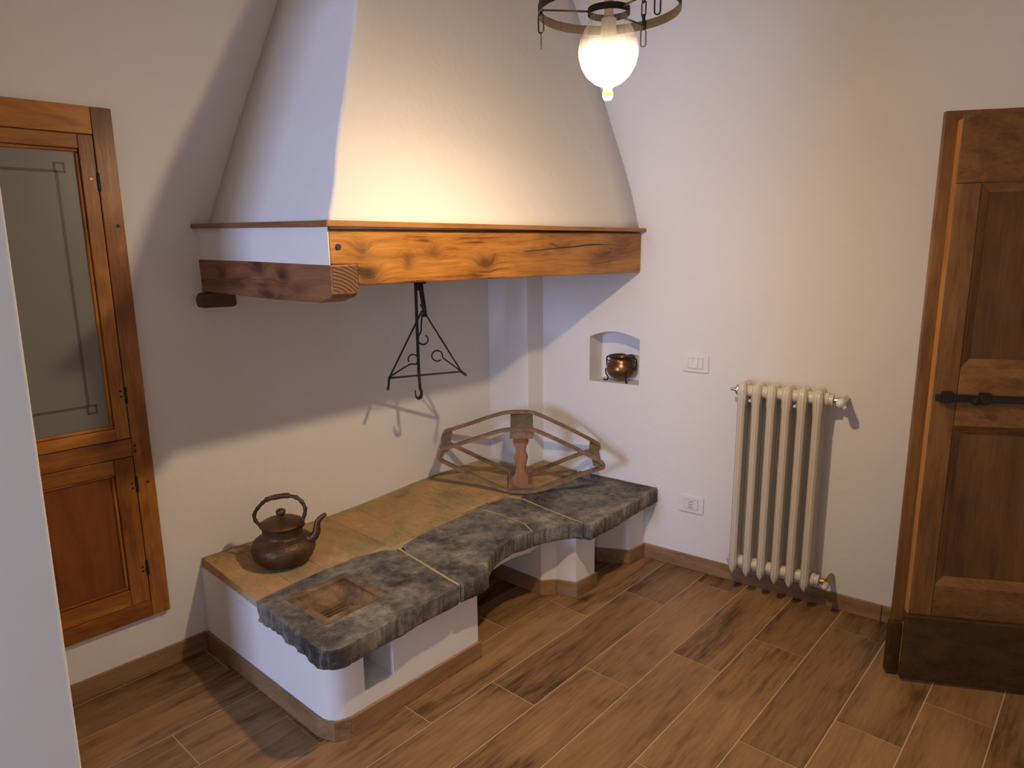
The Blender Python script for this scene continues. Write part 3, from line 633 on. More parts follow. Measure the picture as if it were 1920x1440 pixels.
sp = crom([KP(0.098, 0.0, 0.092), KP(0.116, 0.0, 0.098), KP(0.129, 0.002, 0.118), KP(0.132, 0.004, 0.140), KP(0.137, 0.006, 0.160), KP(0.152, 0.008, 0.176), KP(0.167, 0.010, 0.185)], 5)
k = len(sp); obj('spout', tube(sp, [0.022 - 0.0145 * (i / (k - 1)) ** 0.7 for i in range(k)], 14), M['kettle_plain'], ket, smooth=60)

# ============================================================ wooden yarn swift lying on the bench
c0 = V((2.385, 2.085, 0.0)); su = V((0.658, -0.753, 0)); sv = V((0.753, 0.658, 0))
sw = thing('yarn_swift', (2.385, 2.085, 0.376), 'old wooden yarn swift of bent hoops with a turned post, on the bench', 'yarn swift')
def SP(a, n, z): return c0 + su * a + sv * n + V((0, 0, z + 0.035 * n / 0.2))
up = [(-0.388, 0.566), (-0.376, 0.598), (-0.33, 0.612), (-0.241, 0.641), (-0.16, 0.668), (-0.10, 0.686), (-0.05, 0.694), (0.0, 0.6955), (0.057, 0.692), (0.11, 0.672), (0.214, 0.622), (0.30, 0.577), (0.371, 0.538), (0.394, 0.522)]
dnp = [(-0.388, 0.566), (-0.382, 0.548), (-0.33, 0.520), (-0.26, 0.485), (-0.194, 0.452), (-0.12, 0.415), (-0.06, 0.391), (0.0, 0.3855), (0.06, 0.388), (0.12, 0.402), (0.214, 0.440), (0.30, 0.474), (0.375, 0.498), (0.394, 0.505), (0.394, 0.522)]
for n in (0.0, 0.2):
    nb = -0.0 if n == 0 else 0.0
    for nm, pt in (('upper_hoop', up), ('lower_hoop', dnp)):
        obj(nm, band(crom([SP(a, n, z) for a, z in pt], 4), 0.028, 0.0135, sv), M['swift'], sw, smooth=40)
def SB(a0, a1, n0, n1, z0, z1, za=0.0): return fbox(lambda a, n, z: SP(a, n, z), a0, a1, n0, n1, z0, z1)
obj('top_block', SB(-0.048, 0.062, -0.006, 0.206, 0.660, 0.688), M['swift_block'], sw, bevel=0.003)
obj('top_cleat', SB(-0.050, 0.058, -0.012, -0.006, 0.652, 0.672), M['spindle'], sw, bevel=0.002)
obj('bottom_block', SB(-0.060, 0.060, 0.012, 0.205, 0.391, 0.409), M['swift'], sw, bevel=0.003)
# end boards tilt with the hoop ends
e1 = [(-0.392, 0.575), (-0.350, 0.606), (-0.340, 0.594), (-0.380, 0.560)]
obj('end_board', extr([SP(a, -0.004, z) for a, z in e1], SP(0, 0.208, 0) - SP(0, 0, 0)), M['swift_block'], sw, bevel=0.002)
e2 = [(0.345, 0.512), (0.390, 0.500), (0.388, 0.520), (0.350, 0.538)]
obj('end_board', extr([SP(a, -0.004, z) for a, z in e2], SP(0, 0.208, 0) - SP(0, 0, 0)), M['swift_block'], sw, bevel=0.002)
# turned post: a flat baluster board
bal = [(0.040, 0.392), (0.040, 0.420), (0.036, 0.446), (0.026, 0.468), (0.020, 0.486), (0.020, 0.500), (0.026, 0.520), (0.031, 0.535), (0.029, 0.552), (0.021, 0.566), (0.019, 0.576), (0.023, 0.594), (0.032, 0.608), (0.034, 0.622), (0.033, 0.655)]
def sm(b): return [(a + 0.001, z) for a, z in b]
pl = [(a, z) for a, z in bal] + [(-a + 0.004, z) for a, z in reversed(bal)]
n_ = len(bal); f_, b_ = [], []
pts = [SP(-0.002 + a, 0.020, z) for a, z in bal], [SP(-0.002 - a, 0.020, z) for a, z in bal], [SP(0.006 + a, 0.050, z - 0.005) for a, z in bal], [SP(0.006 - a, 0.050, z - 0.005) for a, z in bal]
vs = pts[0] + pts[1] + pts[2] + pts[3]; fs = []
for i in range(n_ - 1):
    fs += [(i, n_ + i, n_ + i + 1, i + 1), (2 * n_ + i, 2 * n_ + i + 1, 3 * n_ + i + 1, 3 * n_ + i), (i, i + 1, 2 * n_ + i + 1, 2 * n_ + i), (n_ + i, 3 * n_ + i, 3 * n_ + i + 1, n_ + i + 1)]
fs += [(0, 2 * n_, 3 * n_, n_), (n_ - 1, 2 * n_ - 1, 4 * n_ - 1, 3 * n_ - 1)]
obj('turned_post', (vs, fs), M['spindle'], sw, bevel=0.002, label='reddish brown turned post')

# ============================================================ hanging ironware under the hood
T0 = V((2.10, 2.173, 0)); td = V((0.812, -0.584, 0)).normalized(); tn = V((-0.584, -0.812, 0)).normalized()
def TP(p, n=0.0): return T0 + td * p[0] + tn * n + V((0, 0, p[1]))
hk = thing('pot_hook', TP((-0.19, 0.90)), 'long black iron pot hook with curled end hanging from the hood beam', 'pot hook')
hn = 0.012
obj('shank', band([TP((-0.190, 1.506), hn), TP((-0.1905, 1.38), hn), TP((-0.1915, 1.139), hn), TP((-0.1912, 1.004), hn), TP((-0.1885, 0.938), hn)], 0.013, 0.006, td), M['iron'], hk, smooth=40)
obj('curl', band(crom([TP((-0.1885, 0.942), hn), TP((-0.1835, 0.925), hn), TP((-0.1855, 0.906), hn), TP((-0.1965, 0.8965), hn), TP((-0.2075, 0.906), hn + 0.003), TP((-0.2095, 0.920), hn + 0.005), TP((-0.2095, 0.9315), hn + 0.006)], 5), 0.017, 0.006, (tn * 0.9 + td * 0.45)), M['iron_worn'], hk, smooth=40)
lk = thing('hanger_link', TP((-0.16, 1.25)), 'short flat black iron link hanging from the hood beam beside the pot hook', 'iron link')
obj('strap', band([TP((-0.172, 1.506), -0.006), TP((-0.1652, 1.362), -0.006), TP((-0.1576, 1.296), -0.004), TP((-0.1545, 1.250), 0.0)], 0.019, 0.007, td), M['iron'], lk, smooth=40)
obj('bracket', join(fbox(lambda a, n, z: TP((a, z), n), -0.197, -0.146, -0.012, 0.020, 1.392, 1.41), fbox(lambda a, n, z: TP((a, z), n), -0.196, -0.164, 0.004, 0.018, 1.364, 1.392)), M['iron'], lk, bevel=0.003)
tv = thing('trivet', TP((-0.16, 1.0)), 'triangular black iron trivet with inner curls, hung from a link under the hood beam', 'trivet')
L_, R2_, A1, A2 = (-0.317, 0.994), (-0.005, 1.006), (-0.1665, 1.277), (-0.147, 1.253)
obj('side_bar', band([TP(L_), TP(A1)], 0.0105, 0.007, tn), M['iron'], tv)
obj('side_bar', band([TP(R2_), TP(A2)], 0.0105, 0.007, tn), M['iron'], tv)
obj('side_bar', band([TP((-0.322, 0.991)), TP((0.002, 1.0035))], 0.0105, 0.007, tn), M['iron_worn'], tv)
def curl(stem, c, r, a0, a1):
    arc = [(c[0] + r * math.cos(a0 + (a1 - a0) * i / 14), c[1] + r * math.sin(a0 + (a1 - a0) * i / 14)) for i in range(15)]
    obj('curl', tube(crom([TP(p) for p in stem], 3)[:-1] + [TP(p) for p in arc], 0.0034, 6), M['iron'], tv, smooth=50)
curl([(-0.1665, 1.262), (-0.1711, 1.2206), (-0.1744, 1.1874), (-0.1870, 1.167)], (-0.1665, 1.152), 0.0212, PI * 0.85, PI * 2.33)
curl([(-0.312, 0.998), (-0.2309, 1.0452), (-0.2054, 1.0455), (-0.1935, 1.054)], (-0.2125, 1.068), 0.0212, -0.55, PI * 1.15)
curl([(-0.010, 1.009), (-0.050, 1.042), (-0.0809, 1.0667), (-0.0855, 1.078)], (-0.108, 1.0785), 0.0235, 0.05, PI * 1.72)
obj('foot', band([TP(L_), TP((-0.321, 0.985), 0.03), TP((-0.327, 0.965), 0.075), TP((-0.330, 0.958), 0.085)], 0.0095, 0.007, td), M['iron_worn'], tv)
obj('foot', band([TP((-0.004, 1.0045)), TP((-0.004, 1.006), 0.05), TP((-0.002, 1.010), 0.122)], 0.0095, 0.007, (0, 0, 1)), M['iron_worn'], tv)
obj('foot', band([TP((-0.156, 1.265)), TP((-0.160, 1.280), 0.02), TP((-0.170, 1.300), 0.05), TP((-0.174, 1.307), 0.058)], 0.0095, 0.007, td), M['iron_worn'], tv)

# ============================================================ niche and copper pot
pc = V(PB(1.868, -0.066, 0.8705))
pot = thing('copper_pot', pc, 'small round copper pot with black iron handles and feet, standing in the arched wall niche', 'pot')
pprof = [(0.0005, 0.012), (0.030, 0.013), (0.052, 0.022), (0.068, 0.040), (0.0735, 0.060), (0.071, 0.080), (0.062, 0.098), (0.056, 0.108), (0.057, 0.116), (0.064, 0.123), (0.060, 0.124), (0.052, 0.114), (0.050, 0.108), (0.058, 0.095), (0.066, 0.078), (0.068, 0.06), (0.05, 0.03), (0.0005, 0.02)]
obj('bowl', lathe(pprof, pc, 40), M['pot'], pot, smooth=55)
obj('rim', lathe([(0.060, 0.1195), (0.066, 0.1215), (0.068, 0.126), (0.064, 0.129), (0.059, 0.126), (0.060, 0.1195)], pc, 40), M['iron'], pot, smooth=50, label='dark iron rim')
for an in (0.9, 0.9 + PI):
    d = V((-math.cos(an - 0.9) * 0.12 + math.sin(0) , 1, 0)).normalized() if an < 1 else V((0.12, -1, 0)).normalized()
    pts = [pc + d * 0.062 + V((0, 0, 0.118)), pc + d * 0.078 + V((0, 0, 0.118)), pc + d * 0.082 + V((0, 0, 0.106)), pc + d * 0.080 + V((0, 0, 0.080)), pc + d * 0.076 + V((0, 0, 0.06))]
    ring = [pc + d * (0.071 + 0.010 * math.cos(t)) + V((0, 0, 0.108 + 0.010 * math.sin(t))) for t in [i * PI / 6 for i in range(13)]]
    obj('handle', join(tube(crom(pts, 4), 0.0036, 6), tube(ring, 0.0028, 6)), M['iron'], pot, smooth=50)
for an in (2.05, 4.05, 6.05):
    d = V((math.cos(an), math.sin(an), 0))
    pts = [pc + d * 0.078 + V((0, 0, 0.062)), pc + d * 0.076 + V((0, 0, 0.035)), pc + d * 0.066 + V((0, 0, 0.018)), pc + d * 0.070 + V((0, 0, 0.004)), pc + d * 0.084 + V((0, 0, 0.0035)), pc + d * 0.088 + V((0, 0, 0.009))]
    obj('leg', tube(crom(pts, 4), 0.0034, 6), M['iron'], pot, smooth=50)

# ============================================================ switch and socket
def plate(name, a_c, z_c, label, cat):
    t = thing(name, PB(a_c, 0, z_c), label, cat)
    P = lambda a, n, z: PB(a_c + a, n, z_c + z)
    obj('cover_plate', fbox(P, -0.060, 0.060, 0.0005, 0.009, -0.041, 0.041), M['white_plastic'], t, bevel=0.003)
    obj('insert', fbox(P, -0.034, 0.034, 0.009, 0.0105, -0.0235, 0.0235), M['white_plastic'], t, bevel=0.0006)
    return t, P
sw1, P = plate('light_switch', 1.456, 1.008, 'white rectangular light switch plate on the wall, above and left of the radiator', 'light switch')
obj('switch_frame', join(fbox(P, 0.0338, 0.0346, 0.0092, 0.0108, -0.0235, 0.0235), fbox(P, -0.0346, -0.0338, 0.0092, 0.0108, -0.0235, 0.0235), fbox(P, -0.0346, 0.0346, 0.0092, 0.0108, 0.0235, 0.0242), fbox(P, -0.0346, 0.0346, 0.0092, 0.0108, -0.0242, -0.0235), fbox(P, -0.0122, -0.0114, 0.0092, 0.0110, -0.0235, 0.0235)), simple('seam_grey', (0.30, 0.29, 0.27), 0.6), sw1)
obj('rocker', hexa([P(-0.0112, 0.010, -0.0225), P(0.0105, 0.010, -0.0225), P(0.0105, 0.0095, 0.0225), P(-0.0112, 0.0095, 0.0225), P(-0.0112, 0.0155, -0.0225), P(0.0105, 0.0155, -0.0225), P(0.0105, 0.0118, 0.0225), P(-0.0112, 0.0118, 0.0225)]), M['white_plastic'], sw1, bevel=0.0006)
obj('rocker_mark', fbox(P, 0.0108, 0.0114, 0.0105, 0.0122, 0.004, 0.0225), simple('mark_grey', (0.25, 0.24, 0.22), 0.6), sw1)
obj('blank_module', fbox(P, -0.0335, -0.0125, 0.0105, 0.0118, -0.0228, 0.0228), M['white_plastic'], sw1, bevel=0.0005)
obj('blank_module', fbox(P, 0.0118, 0.0335, 0.0105, 0.0118, -0.0228, 0.0228), M['white_plastic'], sw1, bevel=0.0005)
so, P = plate('wall_socket', 1.450, 0.329, 'white rectangular power socket plate low on the wall, beside the radiator', 'socket')
obj('socket_frame', join(*[fbox(P, a - 0.0004, a + 0.0004, 0.0092, 0.0110, -0.0235, 0.0235) for a in (-0.0342, -0.0115, 0.0115, 0.0342)], fbox(P, -0.0346, 0.0346, 0.0092, 0.0110, 0.0235, 0.0242), fbox(P, -0.0346, 0.0346, 0.0092, 0.0110, -0.0242, -0.0235)), simple('seam_grey_socket', (0.30, 0.29, 0.27), 0.6), so)
for a in (-0.023, 0.0, 0.023): obj('socket_module', fbox(P, a - 0.0108, a + 0.0108, 0.0105, 0.0120, -0.0228, 0.0228), M['white_plastic'], so, bevel=0.0005)
for a in (-0.0045, 0.0045):
    for z in (-0.013, 0.0, 0.013):
        obj('pin_hole', lathe([(0.0001, 0), (0.0028, 0), (0.0028, -0.002)], P(a, 0.01215, z), 10, axis=(-0.9953, -0.0966, 0)), M['dark_plastic'], so)

# ============================================================ radiator
rad = thing('radiator', PB(1.05, 0.07, 0.085), 'cream cast-iron column radiator of six sections, hanging on the wall beside the wooden door', 'radiator')
def RP(a, n, z): return V(PB(a, n, z))
pitch = 0.0605; a_first = 1.205
zt_, zb_ = 0.965, 0.095
def section(ac):
    # loop outline in depth/height, front and rear columns joined by rounded hubs
    parts = []
    hw = 0.0155
    def ring(n, z, hw_, hd): # octagonal cross-section of a column
        return [RP(ac + hw_ * x, n + hd * y, z) for x, y in ((-1, -0.45), (-0.5, -1), (0.5, -1), (1, -0.45), (1, 0.45), (0.5, 1), (0.12, 1), (0, 0.86), (-0.12, 1), (-0.5, 1), (-1, 0.45))]
    for n0 in (0.115, 0.080, 0.045):
        st = [(zb_ + 0.0, 0.004, 0.006), (zb_ + 0.010, 0.009, 0.012), (zb_ + 0.028, 0.0165, 0.019), (zb_ + 0.055, 0.0165, 0.019), (zb_ + 0.075, hw, 0.017), (zt_ - 0.100, hw, 0.017), (zt_ - 0.085, 0.0172, 0.019), (zt_ - 0.045, 0.0185, 0.021), (zt_ - 0.020, 0.0175, 0.019), (zt_ - 0.007, 0.013, 0.014), (zt_, 0.006, 0.007)]
        vs, fs = [], []
        for i, (z, w_, d_) in enumerate(st):
            sh = 0.0
            if n0 > 0.1: sh = -0.010 * max(0, (i - 8)) * 0.5
            vs += ring(n0 + sh, z, w_, d_)
        k = 11
        for i in range(len(st) - 1):
            for j in range(k): fs.append((i * k + j, i * k + (j + 1) % k, (i + 1) * k + (j + 1) % k, (i + 1) * k + j))
        fs += [tuple(range(k)), tuple(range((len(st) - 1) * k, len(st) * k))]
        parts.append((vs, fs))
    for zc in (zb_ + 0.050, zt_ - 0.040):
        parts.append(tube([RP(ac, 0.040, zc), RP(ac, 0.122, zc)], 1.0, 10, True, (0.030, 0.0165), (0, 0, 1)))
    return join(*parts)
zhub = (zb_ + 0.050, zt_ - 0.040)
for i in range(6):
    ac = a_first - i * pitch
    obj('section', section(ac), M['cream'], rad, smooth=38)
    if i < 5:
        for zc in zhub:
            obj('nipple', tube([RP(ac - 0.010, 0.080, zc), RP(ac - pitch + 0.010, 0.080, zc)], 0.026, 20), M['cream'], rad, smooth=40)
al = a_first + 0.0165; ar = a_first - 5 * pitch - 0.0165
def alongB(a0, prof, zc, n=0.080):  # lathe along the wall, prof = (radius, distance)
    return lathe(prof, RP(a0, n, zc), 20, True, True, axis=(0.0966, -0.9953, 0))
obj('end_plug', alongB(al, [(0.020, 0.0), (0.025, -0.010), (0.024, -0.016), (0.012, -0.018), (0.012, -0.024), (0.007, -0.026), (0.007, -0.044)], zhub[1]), M['chrome'], rad, smooth=40, label='nickel bleed plug')
obj('end_plug', alongB(al, [(0.020, 0.0), (0.025, -0.010), (0.022, -0.014), (0.010, -0.016), (0.010, -0.022)], zhub[0]), M['cream'], rad, smooth=40)
for zc in zhub:
    obj('bushing', alongB(ar, [(0.025, 0.0), (0.027, 0.006), (0.027, 0.016), (0.022, 0.018), (0.022, 0.026), (0.024, 0.028), (0.024, 0.034), (0.017, 0.036)], zc), M['cream'], rad, smooth=30)
    a1 = ar - 0.035
    vl = obj('valve', join(alongB(a1, [(0.010, 0.0), (0.010, 0.010), (0.014, 0.010), (0.014, 0.022), (0.009, 0.024), (0.009, 0.033)], zc), tube([RP(a1 - 0.032, 0.10, zc), RP(a1 - 0.032, 0.078, zc), RP(a1 - 0.032, 0.0, zc)], [0.011, 0.013, 0.011], 14)), M['brass'] if zc < 0.5 else M['chrome'], rad, smooth=40)
    kr = 0.0165 if zc > 0.5 else 0.012
    obj('valve_knob', lathe([(kr * 0.7, 0), (kr, 0.006), (kr * 1.05, 0.03), (kr * 0.95, 0.040), (kr * 0.5, 0.046), (0.0005, 0.047)], RP(a1 - 0.032, 0.095, zc), 20, True, axis=(-0.9953, -0.0966, 0)), M['white_plastic'] if zc > 0.5 else M['cream'], vl, smooth=50)
for ab in (a_first - 0.5 * pitch, a_first - 3.5 * pitch):
    obj('bracket_end', cyl(RP(ab, 0.0, zt_ - 0.078), RP(ab, 0.105, zt_ - 0.078), 0.0058, 12), M['white_plastic'], rad, smooth=40)

# ============================================================ the open plank-and-panel door on the right
F0 = V((2.597, 0.457, 0)); dd = V((0.479, -0.878, 0)).normalized(); nd = V((-0.878, -0.479, 0)).normalized()
def DP(s, n, z): return F0 + dd * s + nd * n + V((0, 0, z))
door = thing('door_1', F0, 'dark brown old wooden panelled door standing open beside the radiator', 'door'); door['kind'] = 'structure'
DW = 0.80
def dbox(nm, s0, s1, n0, n1, z0, z1, mat, b=0.0025, **k): return obj(nm, fbox(DP, s0, s1, n0, n1, z0, z1), M[mat], door, bevel=b, **k)
dbox('rebate_board', -0.040, DW, -0.054, -0.033, 0.205, 1.943, 'door_v')
dbox('rebate_foot', -0.047, -0.006, -0.056, -0.020, 0.004, 0.205, 'door_kick')
dbox('stile', 0.0, 0.072, -0.032, 0.0, 0.255, 1.722, 'door_v')
dbox('stile', DW - 0.09, DW, -0.032, 0.0, 0.255, 1.722, 'door_v')
dbox('rail', 0.0, DW, -0.032, 0.0, 1.7225, 1.925, 'door_h')
dbox('rail', 0.073, DW - 0.091, -0.032, 0.0, 0.945, 1.140, 'door_h')
dbox('rail', 0.073, DW - 0.091, -0.032, 0.0, 0.255, 0.374, 'door_h')
obj('edge_strip', fbox(DP, -0.0025, 0.0, -0.033, -0.001, 0.255, 1.913), M['bare_edge'], door, label='pale bare wood edge')
for z0, z1 in ((1.140, 1.722), (0.374, 0.945)):
    # moulding round each panel: sloping frame, then the panel
    a0, a1 = 0.073, DW - 0.091; w_ = 0.028
    for q in ((a0, z0, a1, z0, a1 - w_, z0 + w_, a0 + w_, z0 + w_), (a1, z0, a1, z1, a1 - w_, z1 - w_, a1 - w_, z0 + w_), (a1, z1, a0, z1, a0 + w_, z1 - w_, a1 - w_, z1 - w_), (a0, z1, a0, z0, a0 + w_, z0 + w_, a0 + w_, z1 - w_)):
        P4 = [(q[0], q[1]), (q[2], q[3]), (q[4], q[5]), (q[6], q[7])]
        fr_ = [DP(P4[0][0], -0.002, P4[0][1]), DP(P4[1][0], -0.002, P4[1][1]), DP(P4[2][0], -0.018, P4[2][1]), DP(P4[3][0], -0.018, P4[3][1])]
        bk_ = [DP(s_, -0.031, z_) for s_, z_ in P4]
        obj('moulding', hexa(bk_ + fr_), M['door_v'] if abs(q[0] - q[2]) < 1e-6 else M['door_h'], door)
    obj('panel', fbox(DP, a0 + w_ - 0.002, a1 - w_ + 0.002, -0.032, -0.020, z0 + w_ - 0.002, z1 - w_ + 0.002), M['door_panel'], door)
dbox('kickboard', -0.012, DW, 0.0005, 0.020, 0.012, 0.258, 'door_kick', 0.004)
bo = obj('bolt', fbox(DP, 0.006, 0.45, 0.007, 0.015, 1.030, 1.053), M['iron'], door, bevel=0.002)
for s in (0.040, 0.150, 0.33): obj('bolt_staple', fbox(DP, s - 0.016, s + 0.016, 0.0005, 0.019, 1.025, 1.062), M['iron'], bo, bevel=0.003)
obj('bolt_knob', lathe([(0.009, 0), (0.006, 0.006), (0.006, 0.012), (0.012, 0.016), (0.011, 0.024), (0.0005, 0.027)], DP(0.115, 0.015, 1.036), 14, axis=nd), M['iron'], bo, smooth=50)

# ============================================================ wall cupboard in the back wall
cup = thing('wall_cupboard', PA(0.61, 0, 0.222), 'orange-brown wall cupboard with frosted glass door above panelled door, left of hood', 'cupboard')
def cbox(nm, a0, a1, n0, n1, z0, z1, mat, par=cup, b=0.002, **k): return obj(nm, fbox(PA, a0, a1, n0, n1, z0, z1), M[mat], par, bevel=b, **k)
XL, XR = 0.300, 0.919
cbox('frame_stile', 0.8575, XR, 0.001, 0.024, 0.226, 1.999, 'cup_v')
cbox('frame_stile', XL, 0.3615, 0.001, 0.024, 0.226, 1.999, 'cup_v')
for z0, z1 in ((1.9145, 1.999), (0.840, 0.9035), (0.226, 0.2885)): cbox('frame_rail', 0.362, 0.857, 0.001, 0.0235, z0, z1, 'cup_h')
gd = thing('glazed_door', PA(0.61, 0, 0.905), None, None); gd.parent = cup; gd.location = V(PA(0.61, 0, 0.905)) - V(cup.location)
ld_ = thing('panel_door', PA(0.61, 0, 0.29), None, None); ld_.parent = cup; ld_.location = V(PA(0.61, 0, 0.29)) - V(cup.location)
def leaf(par, z0, z1, st, rt, rb):
    a0, a1 = 0.3645, 0.8545
    cbox('stile', a1 - st, a1, 0.002, 0.026, z0, z1, 'cup_v', par); cbox('stile', a0, a0 + st, 0.002, 0.026, z0, z1, 'cup_v', par)
    cbox('rail', a0 + st + 0.0005, a1 - st - 0.0005, 0.002, 0.0258, z1 - rt, z1, 'cup_h', par); cbox('rail', a0 + st + 0.0005, a1 - st - 0.0005, 0.002, 0.0258, z0, z0 + rb, 'cup_h', par)
    i0, i1, j0, j1 = a0 + st, a1 - st, z0 + rb, z1 - rt; w_ = 0.011
    for (p, q, r_, s_, mt) in ((i0, i1, j1 - w_, j1, 'cup_h'), (i0, i1, j0, j0 + w_, 'cup_h'), (i0, i0 + w_, j0 + w_, j1 - w_, 'cup_v'), (i1 - w_, i1, j0 + w_, j1 - w_, 'cup_v')):
        cbox('moulding', p, q, 0.004, 0.019, r_, s_, mt, par, 0.004)
    return i0 + w_, i1 - w_, j0 + w_, j1 - w_
ga0, ga1, gz0, gz1 = leaf(gd, 0.9065, 1.9115, 0.044, 0.044, 0.040)
obj('glass_pane', fbox(PA, ga0 - 0.004, ga1 + 0.004, 0.008, 0.012, gz0 - 0.004, gz1 + 0.004), M['frosted'], gd)
ex1, ez0, ez1 = 0.744, 1.036, 1.795; ex0 = 0.475; lw = 0.0045
lines = [fbox(PA, ex0, ex1, 0.0121, 0.0126, ez1 - lw, ez1 + lw), fbox(PA, ex0, ex1, 0.0121, 0.0126, ez0 - lw, ez0 + lw), fbox(PA, ex1 - lw, ex1 + lw, 0.0121, 0.0126, ez0, ez1), fbox(PA, ex0 - lw, ex0 + lw, 0.0121, 0.0126, ez0, ez1)]
for cx, cz in ((ex1 + 0.010, ez1 + 0.012), (ex1 + 0.010, ez0 - 0.012), (ex0 - 0.010, ez1 + 0.012), (ex0 - 0.010, ez0 - 0.012)):
    hs = 0.016
    lines += [fbox(PA, cx - hs, cx + hs, 0.0121, 0.0126, cz + s * (hs - 0.003) - 0.003, cz + s * (hs - 0.003) + 0.003) for s in (-1, 1)] + [fbox(PA, cx + s * (hs - 0.003) - 0.003, cx + s * (hs - 0.003) + 0.003, 0.0121, 0.0126, cz - hs, cz + hs) for s in (-1, 1)]
obj('etched_border', join(*lines), M['etch'], gd)
pa0, pa1, pz0, pz1 = leaf(ld_, 0.2905, 0.8385, 0.062, 0.050, 0.062)
obj('panel', fbox(PA, pa0 - 0.003, pa1 + 0.003, 0.004, 0.010, pz0 - 0.003, pz1 + 0.003), M['cup_panel'], ld_)
for z in (1.766, 1.058): cbox('hinge', 0.852, 0.861, 0.0245, 0.031, z - 0.029, z + 0.029, 'iron', gd, 0.002)
for z in (0.737, 0.418): cbox('hinge', 0.852, 0.861, 0.0245, 0.031, z - 0.029, z + 0.029, 'iron', ld_, 0.002)
def screw(a, z, mt, r=0.0055, par=cup, n=0.0245):
    obj('screw_head', lathe([(0.0001, 0.0012), (r * 0.8, 0.0012), (r, 0.0), (r, -0.001)], PA(a, n, z), 12, axis=(-0.031, -1, 0)), M[mt], par)
screw(0.835, 1.775, 'brass', 0.0055, gd, 0.0265); screw(0.899, 1.628, 'iron_worn', 0.006)
for a, z in ((0.842, 1.075), (0.842, 1.055)): screw(a, z, 'iron', 0.004, gd, 0.0262)
for a, z in ((0.842, 0.742), (0.842, 0.725), (0.842, 0.425), (0.842, 0.408)): screw(a, z, 'iron', 0.004, ld_, 0.0262)
for a, z in ((0.866, 0.876), (0.866, 0.855), (0.895, 0.735)): screw(a, z, 'iron', 0.004)
obj('interior', join(fbox(PA, 0.350, 0.868, -0.255, -0.245, 0.282, 1.918), fbox(PA, 0.350, 0.358, -0.245, 0.0, 0.282, 1.918), fbox(PA, 0.860, 0.868, -0.245, 0.0, 0.282, 1.918), fbox(PA, 0.358, 0.860, -0.245, 0.0, 1.910, 1.918), fbox(PA, 0.358, 0.860, -0.245, 0.0, 0.282, 0.290)), M['cup_inside'], cup)
for z in (1.22, 0.93, 1.52): obj('shelf', fbox(PA, 0.359, 0.859, -0.24, -0.015, z - 0.011, z + 0.011), M['cup_inside'], cup)

# ============================================================ hanging lamp
lamp = thing('hanging_lamp', LAMP, 'hanging oil-style lamp with a glowing half-frosted glass globe in an iron ring, near the ceiling', 'lamp')
L0 = V((LAMP.x, LAMP.y, 0))
gp = [(0.0005, 1.871), (0.008, 1.8715), (0.0105, 1.876), (0.0115, 1.883), (0.0105, 1.890), (0.009, 1.895), (0.013, 1.899), (0.030, 1.907), (0.048, 1.922), (0.060, 1.942), (0.066, 1.963), (0.0668, 1.976), (0.064, 1.995), (0.057, 2.012), (0.049, 2.026), (0.0445, 2.036), (0.042, 2.045), (0.0415, 2.055), (0.043, 2.068), (0.047, 2.085), (0.046, 2.10), (0.038, 2.118)]
obj('glass_globe', lathe([(r, z) for r, z in gp], L0, 40), M['globe'], lamp, smooth=60)
obj('tip_band', lathe([(0.0118, 1.8785), (0.0122, 1.8825), (0.0118, 1.8865)], L0, 20), simple('amber_band', (0.75, 0.42, 0.04), 0.3), lamp, smooth=60, label='amber band on the glass tip')
obj('bulb', lathe([(0.0003, 1.926), (0.010, 1.927), (0.019, 1.9295), (0.026, 1.934), (0.0297, 1.9395), (0.0300, 1.942)], L0, 20, capt=True), M['bulb'], lamp, smooth=60)
obj('bulb_socket', lathe([(0.0295, 1.9425), (0.0305, 1.944), (0.030, 1.955), (0.0175, 2.000), (0.0165, 2.040), (0.010, 2.046), (0.010, 2.12)], L0, 20, True, True), M['cream'], lamp, smooth=40)
obj('collar', lathe([(0.0450, 2.048), (0.0465, 2.048), (0.0465, 2.062), (0.0450, 2.062), (0.0450, 2.048)], L0, 40), M['iron'], lamp, smooth=40)
rp = [(0.1545, 2.050), (0.1565, 2.050), (0.1565, 2.070), (0.1545, 2.070), (0.1545, 2.050)]
obj('ring', lathe(rp, L0, 64), M['iron_worn'], lamp, smooth=40)
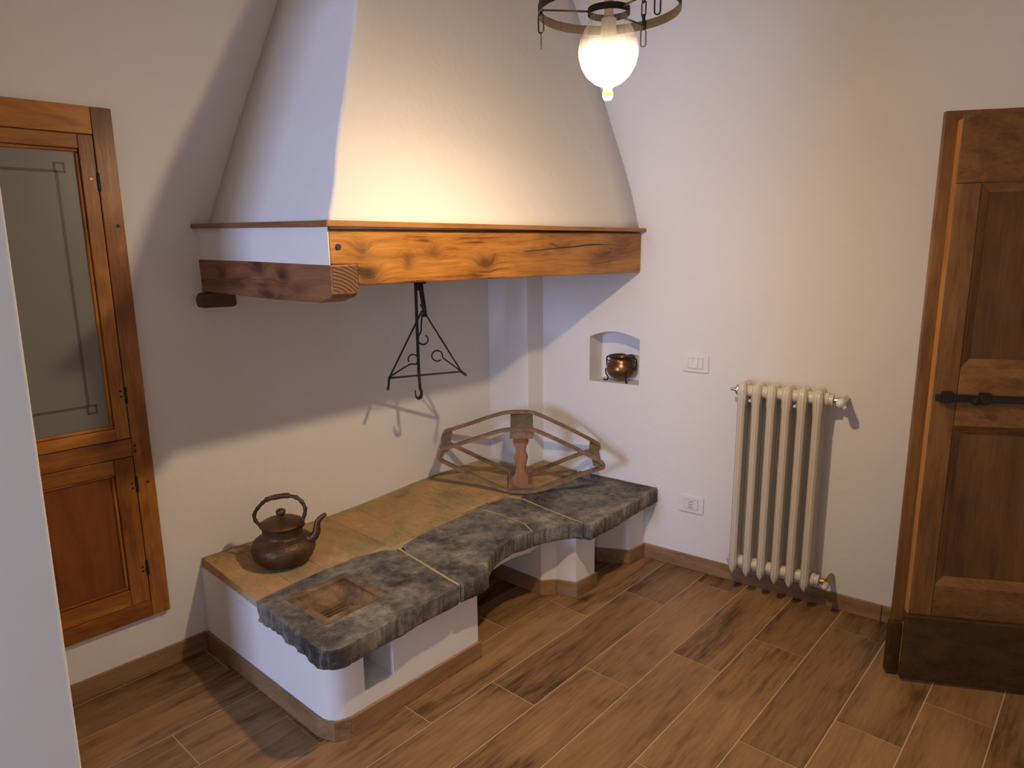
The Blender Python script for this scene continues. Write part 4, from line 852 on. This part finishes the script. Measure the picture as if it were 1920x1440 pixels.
def link(c, d, h=0.034, w_=0.011, r=0.0018):
    c = V(c); d = V(d).normalized(); pts = []
    for i in range(17):
        t = 2 * PI * i / 16; x = w_ / 2 * math.cos(t); z = (h / 2 - w_ / 2) * (1 if math.sin(t) >= 0 else -1) + w_ / 2 * math.sin(t)
        pts.append(c + d * x + V((0, 0, z)))
    pts.append(pts[0])
    return tube(pts, r, 6)
for an in (2.34, 0.02, 4.45):
    d = V((math.cos(an), math.sin(an), 0)); e = V((-d.y, d.x, 0))
    obj('arm', tube([L0 + d * 0.046 + V((0, 0, 2.055)), L0 + d * 0.154 + V((0, 0, 2.058))], 0.0022, 6), M['iron'], lamp)
    obj('hanger_eye', join(tube([L0 + d * 0.150 + V((0, 0, 2.048)), L0 + d * 0.150 + V((0, 0, 2.082))], 0.0045, 6), link(L0 + d * 0.150 + V((0, 0, 2.094)), e)), M['iron'], lamp)
    obj('drop_link', link(L0 + d * 0.150 + V((0, 0, 2.030)), V((0.562, -0.827, 0)), 0.038, 0.012, 0.0018), M['iron_worn'], lamp)
    if an > 2 and an < 3: obj('drop_pin', tube([L0 + d * 0.150 + V((0, 0, 2.013)), L0 + d * 0.150 + V((0, 0, 1.977))], [0.0016, 0.0012], 6), M['iron_worn'], lamp)
    # chain rising to the ceiling rose
    a = L0 + d * 0.150 + V((0, 0, 2.11)); b = L0 + d * 0.02 + V((0, 0, 2.745)); n = 22
    for i in range(n):
        p = a + (b - a) * ((i + 0.5) / n); obj('chain_link', link(p, e if i % 2 else d, 0.036, 0.012, 0.0016), M['iron'], lamp)
obj('upper_glass', lathe([(0.046, 2.102), (0.052, 2.115), (0.050, 2.16), (0.040, 2.20)], L0, 32), M['milk_glass'], lamp, smooth=60)
obj('stem', lathe([(0.014, 2.12), (0.014, 2.24), (0.006, 2.26), (0.006, 2.755)], L0, 16, True, True), M['brass'], lamp, smooth=40)
obj('ceiling_rose', lathe([(0.006, 2.745), (0.03, 2.758), (0.055, 2.785), (0.055, 2.7985)], L0, 24, True, True), M['iron'], lamp, smooth=40)
lamp.location.z = 2.009; lamp.scale = (1.097,) * 3   # the lamp is a little larger and hangs a little higher than drawn above
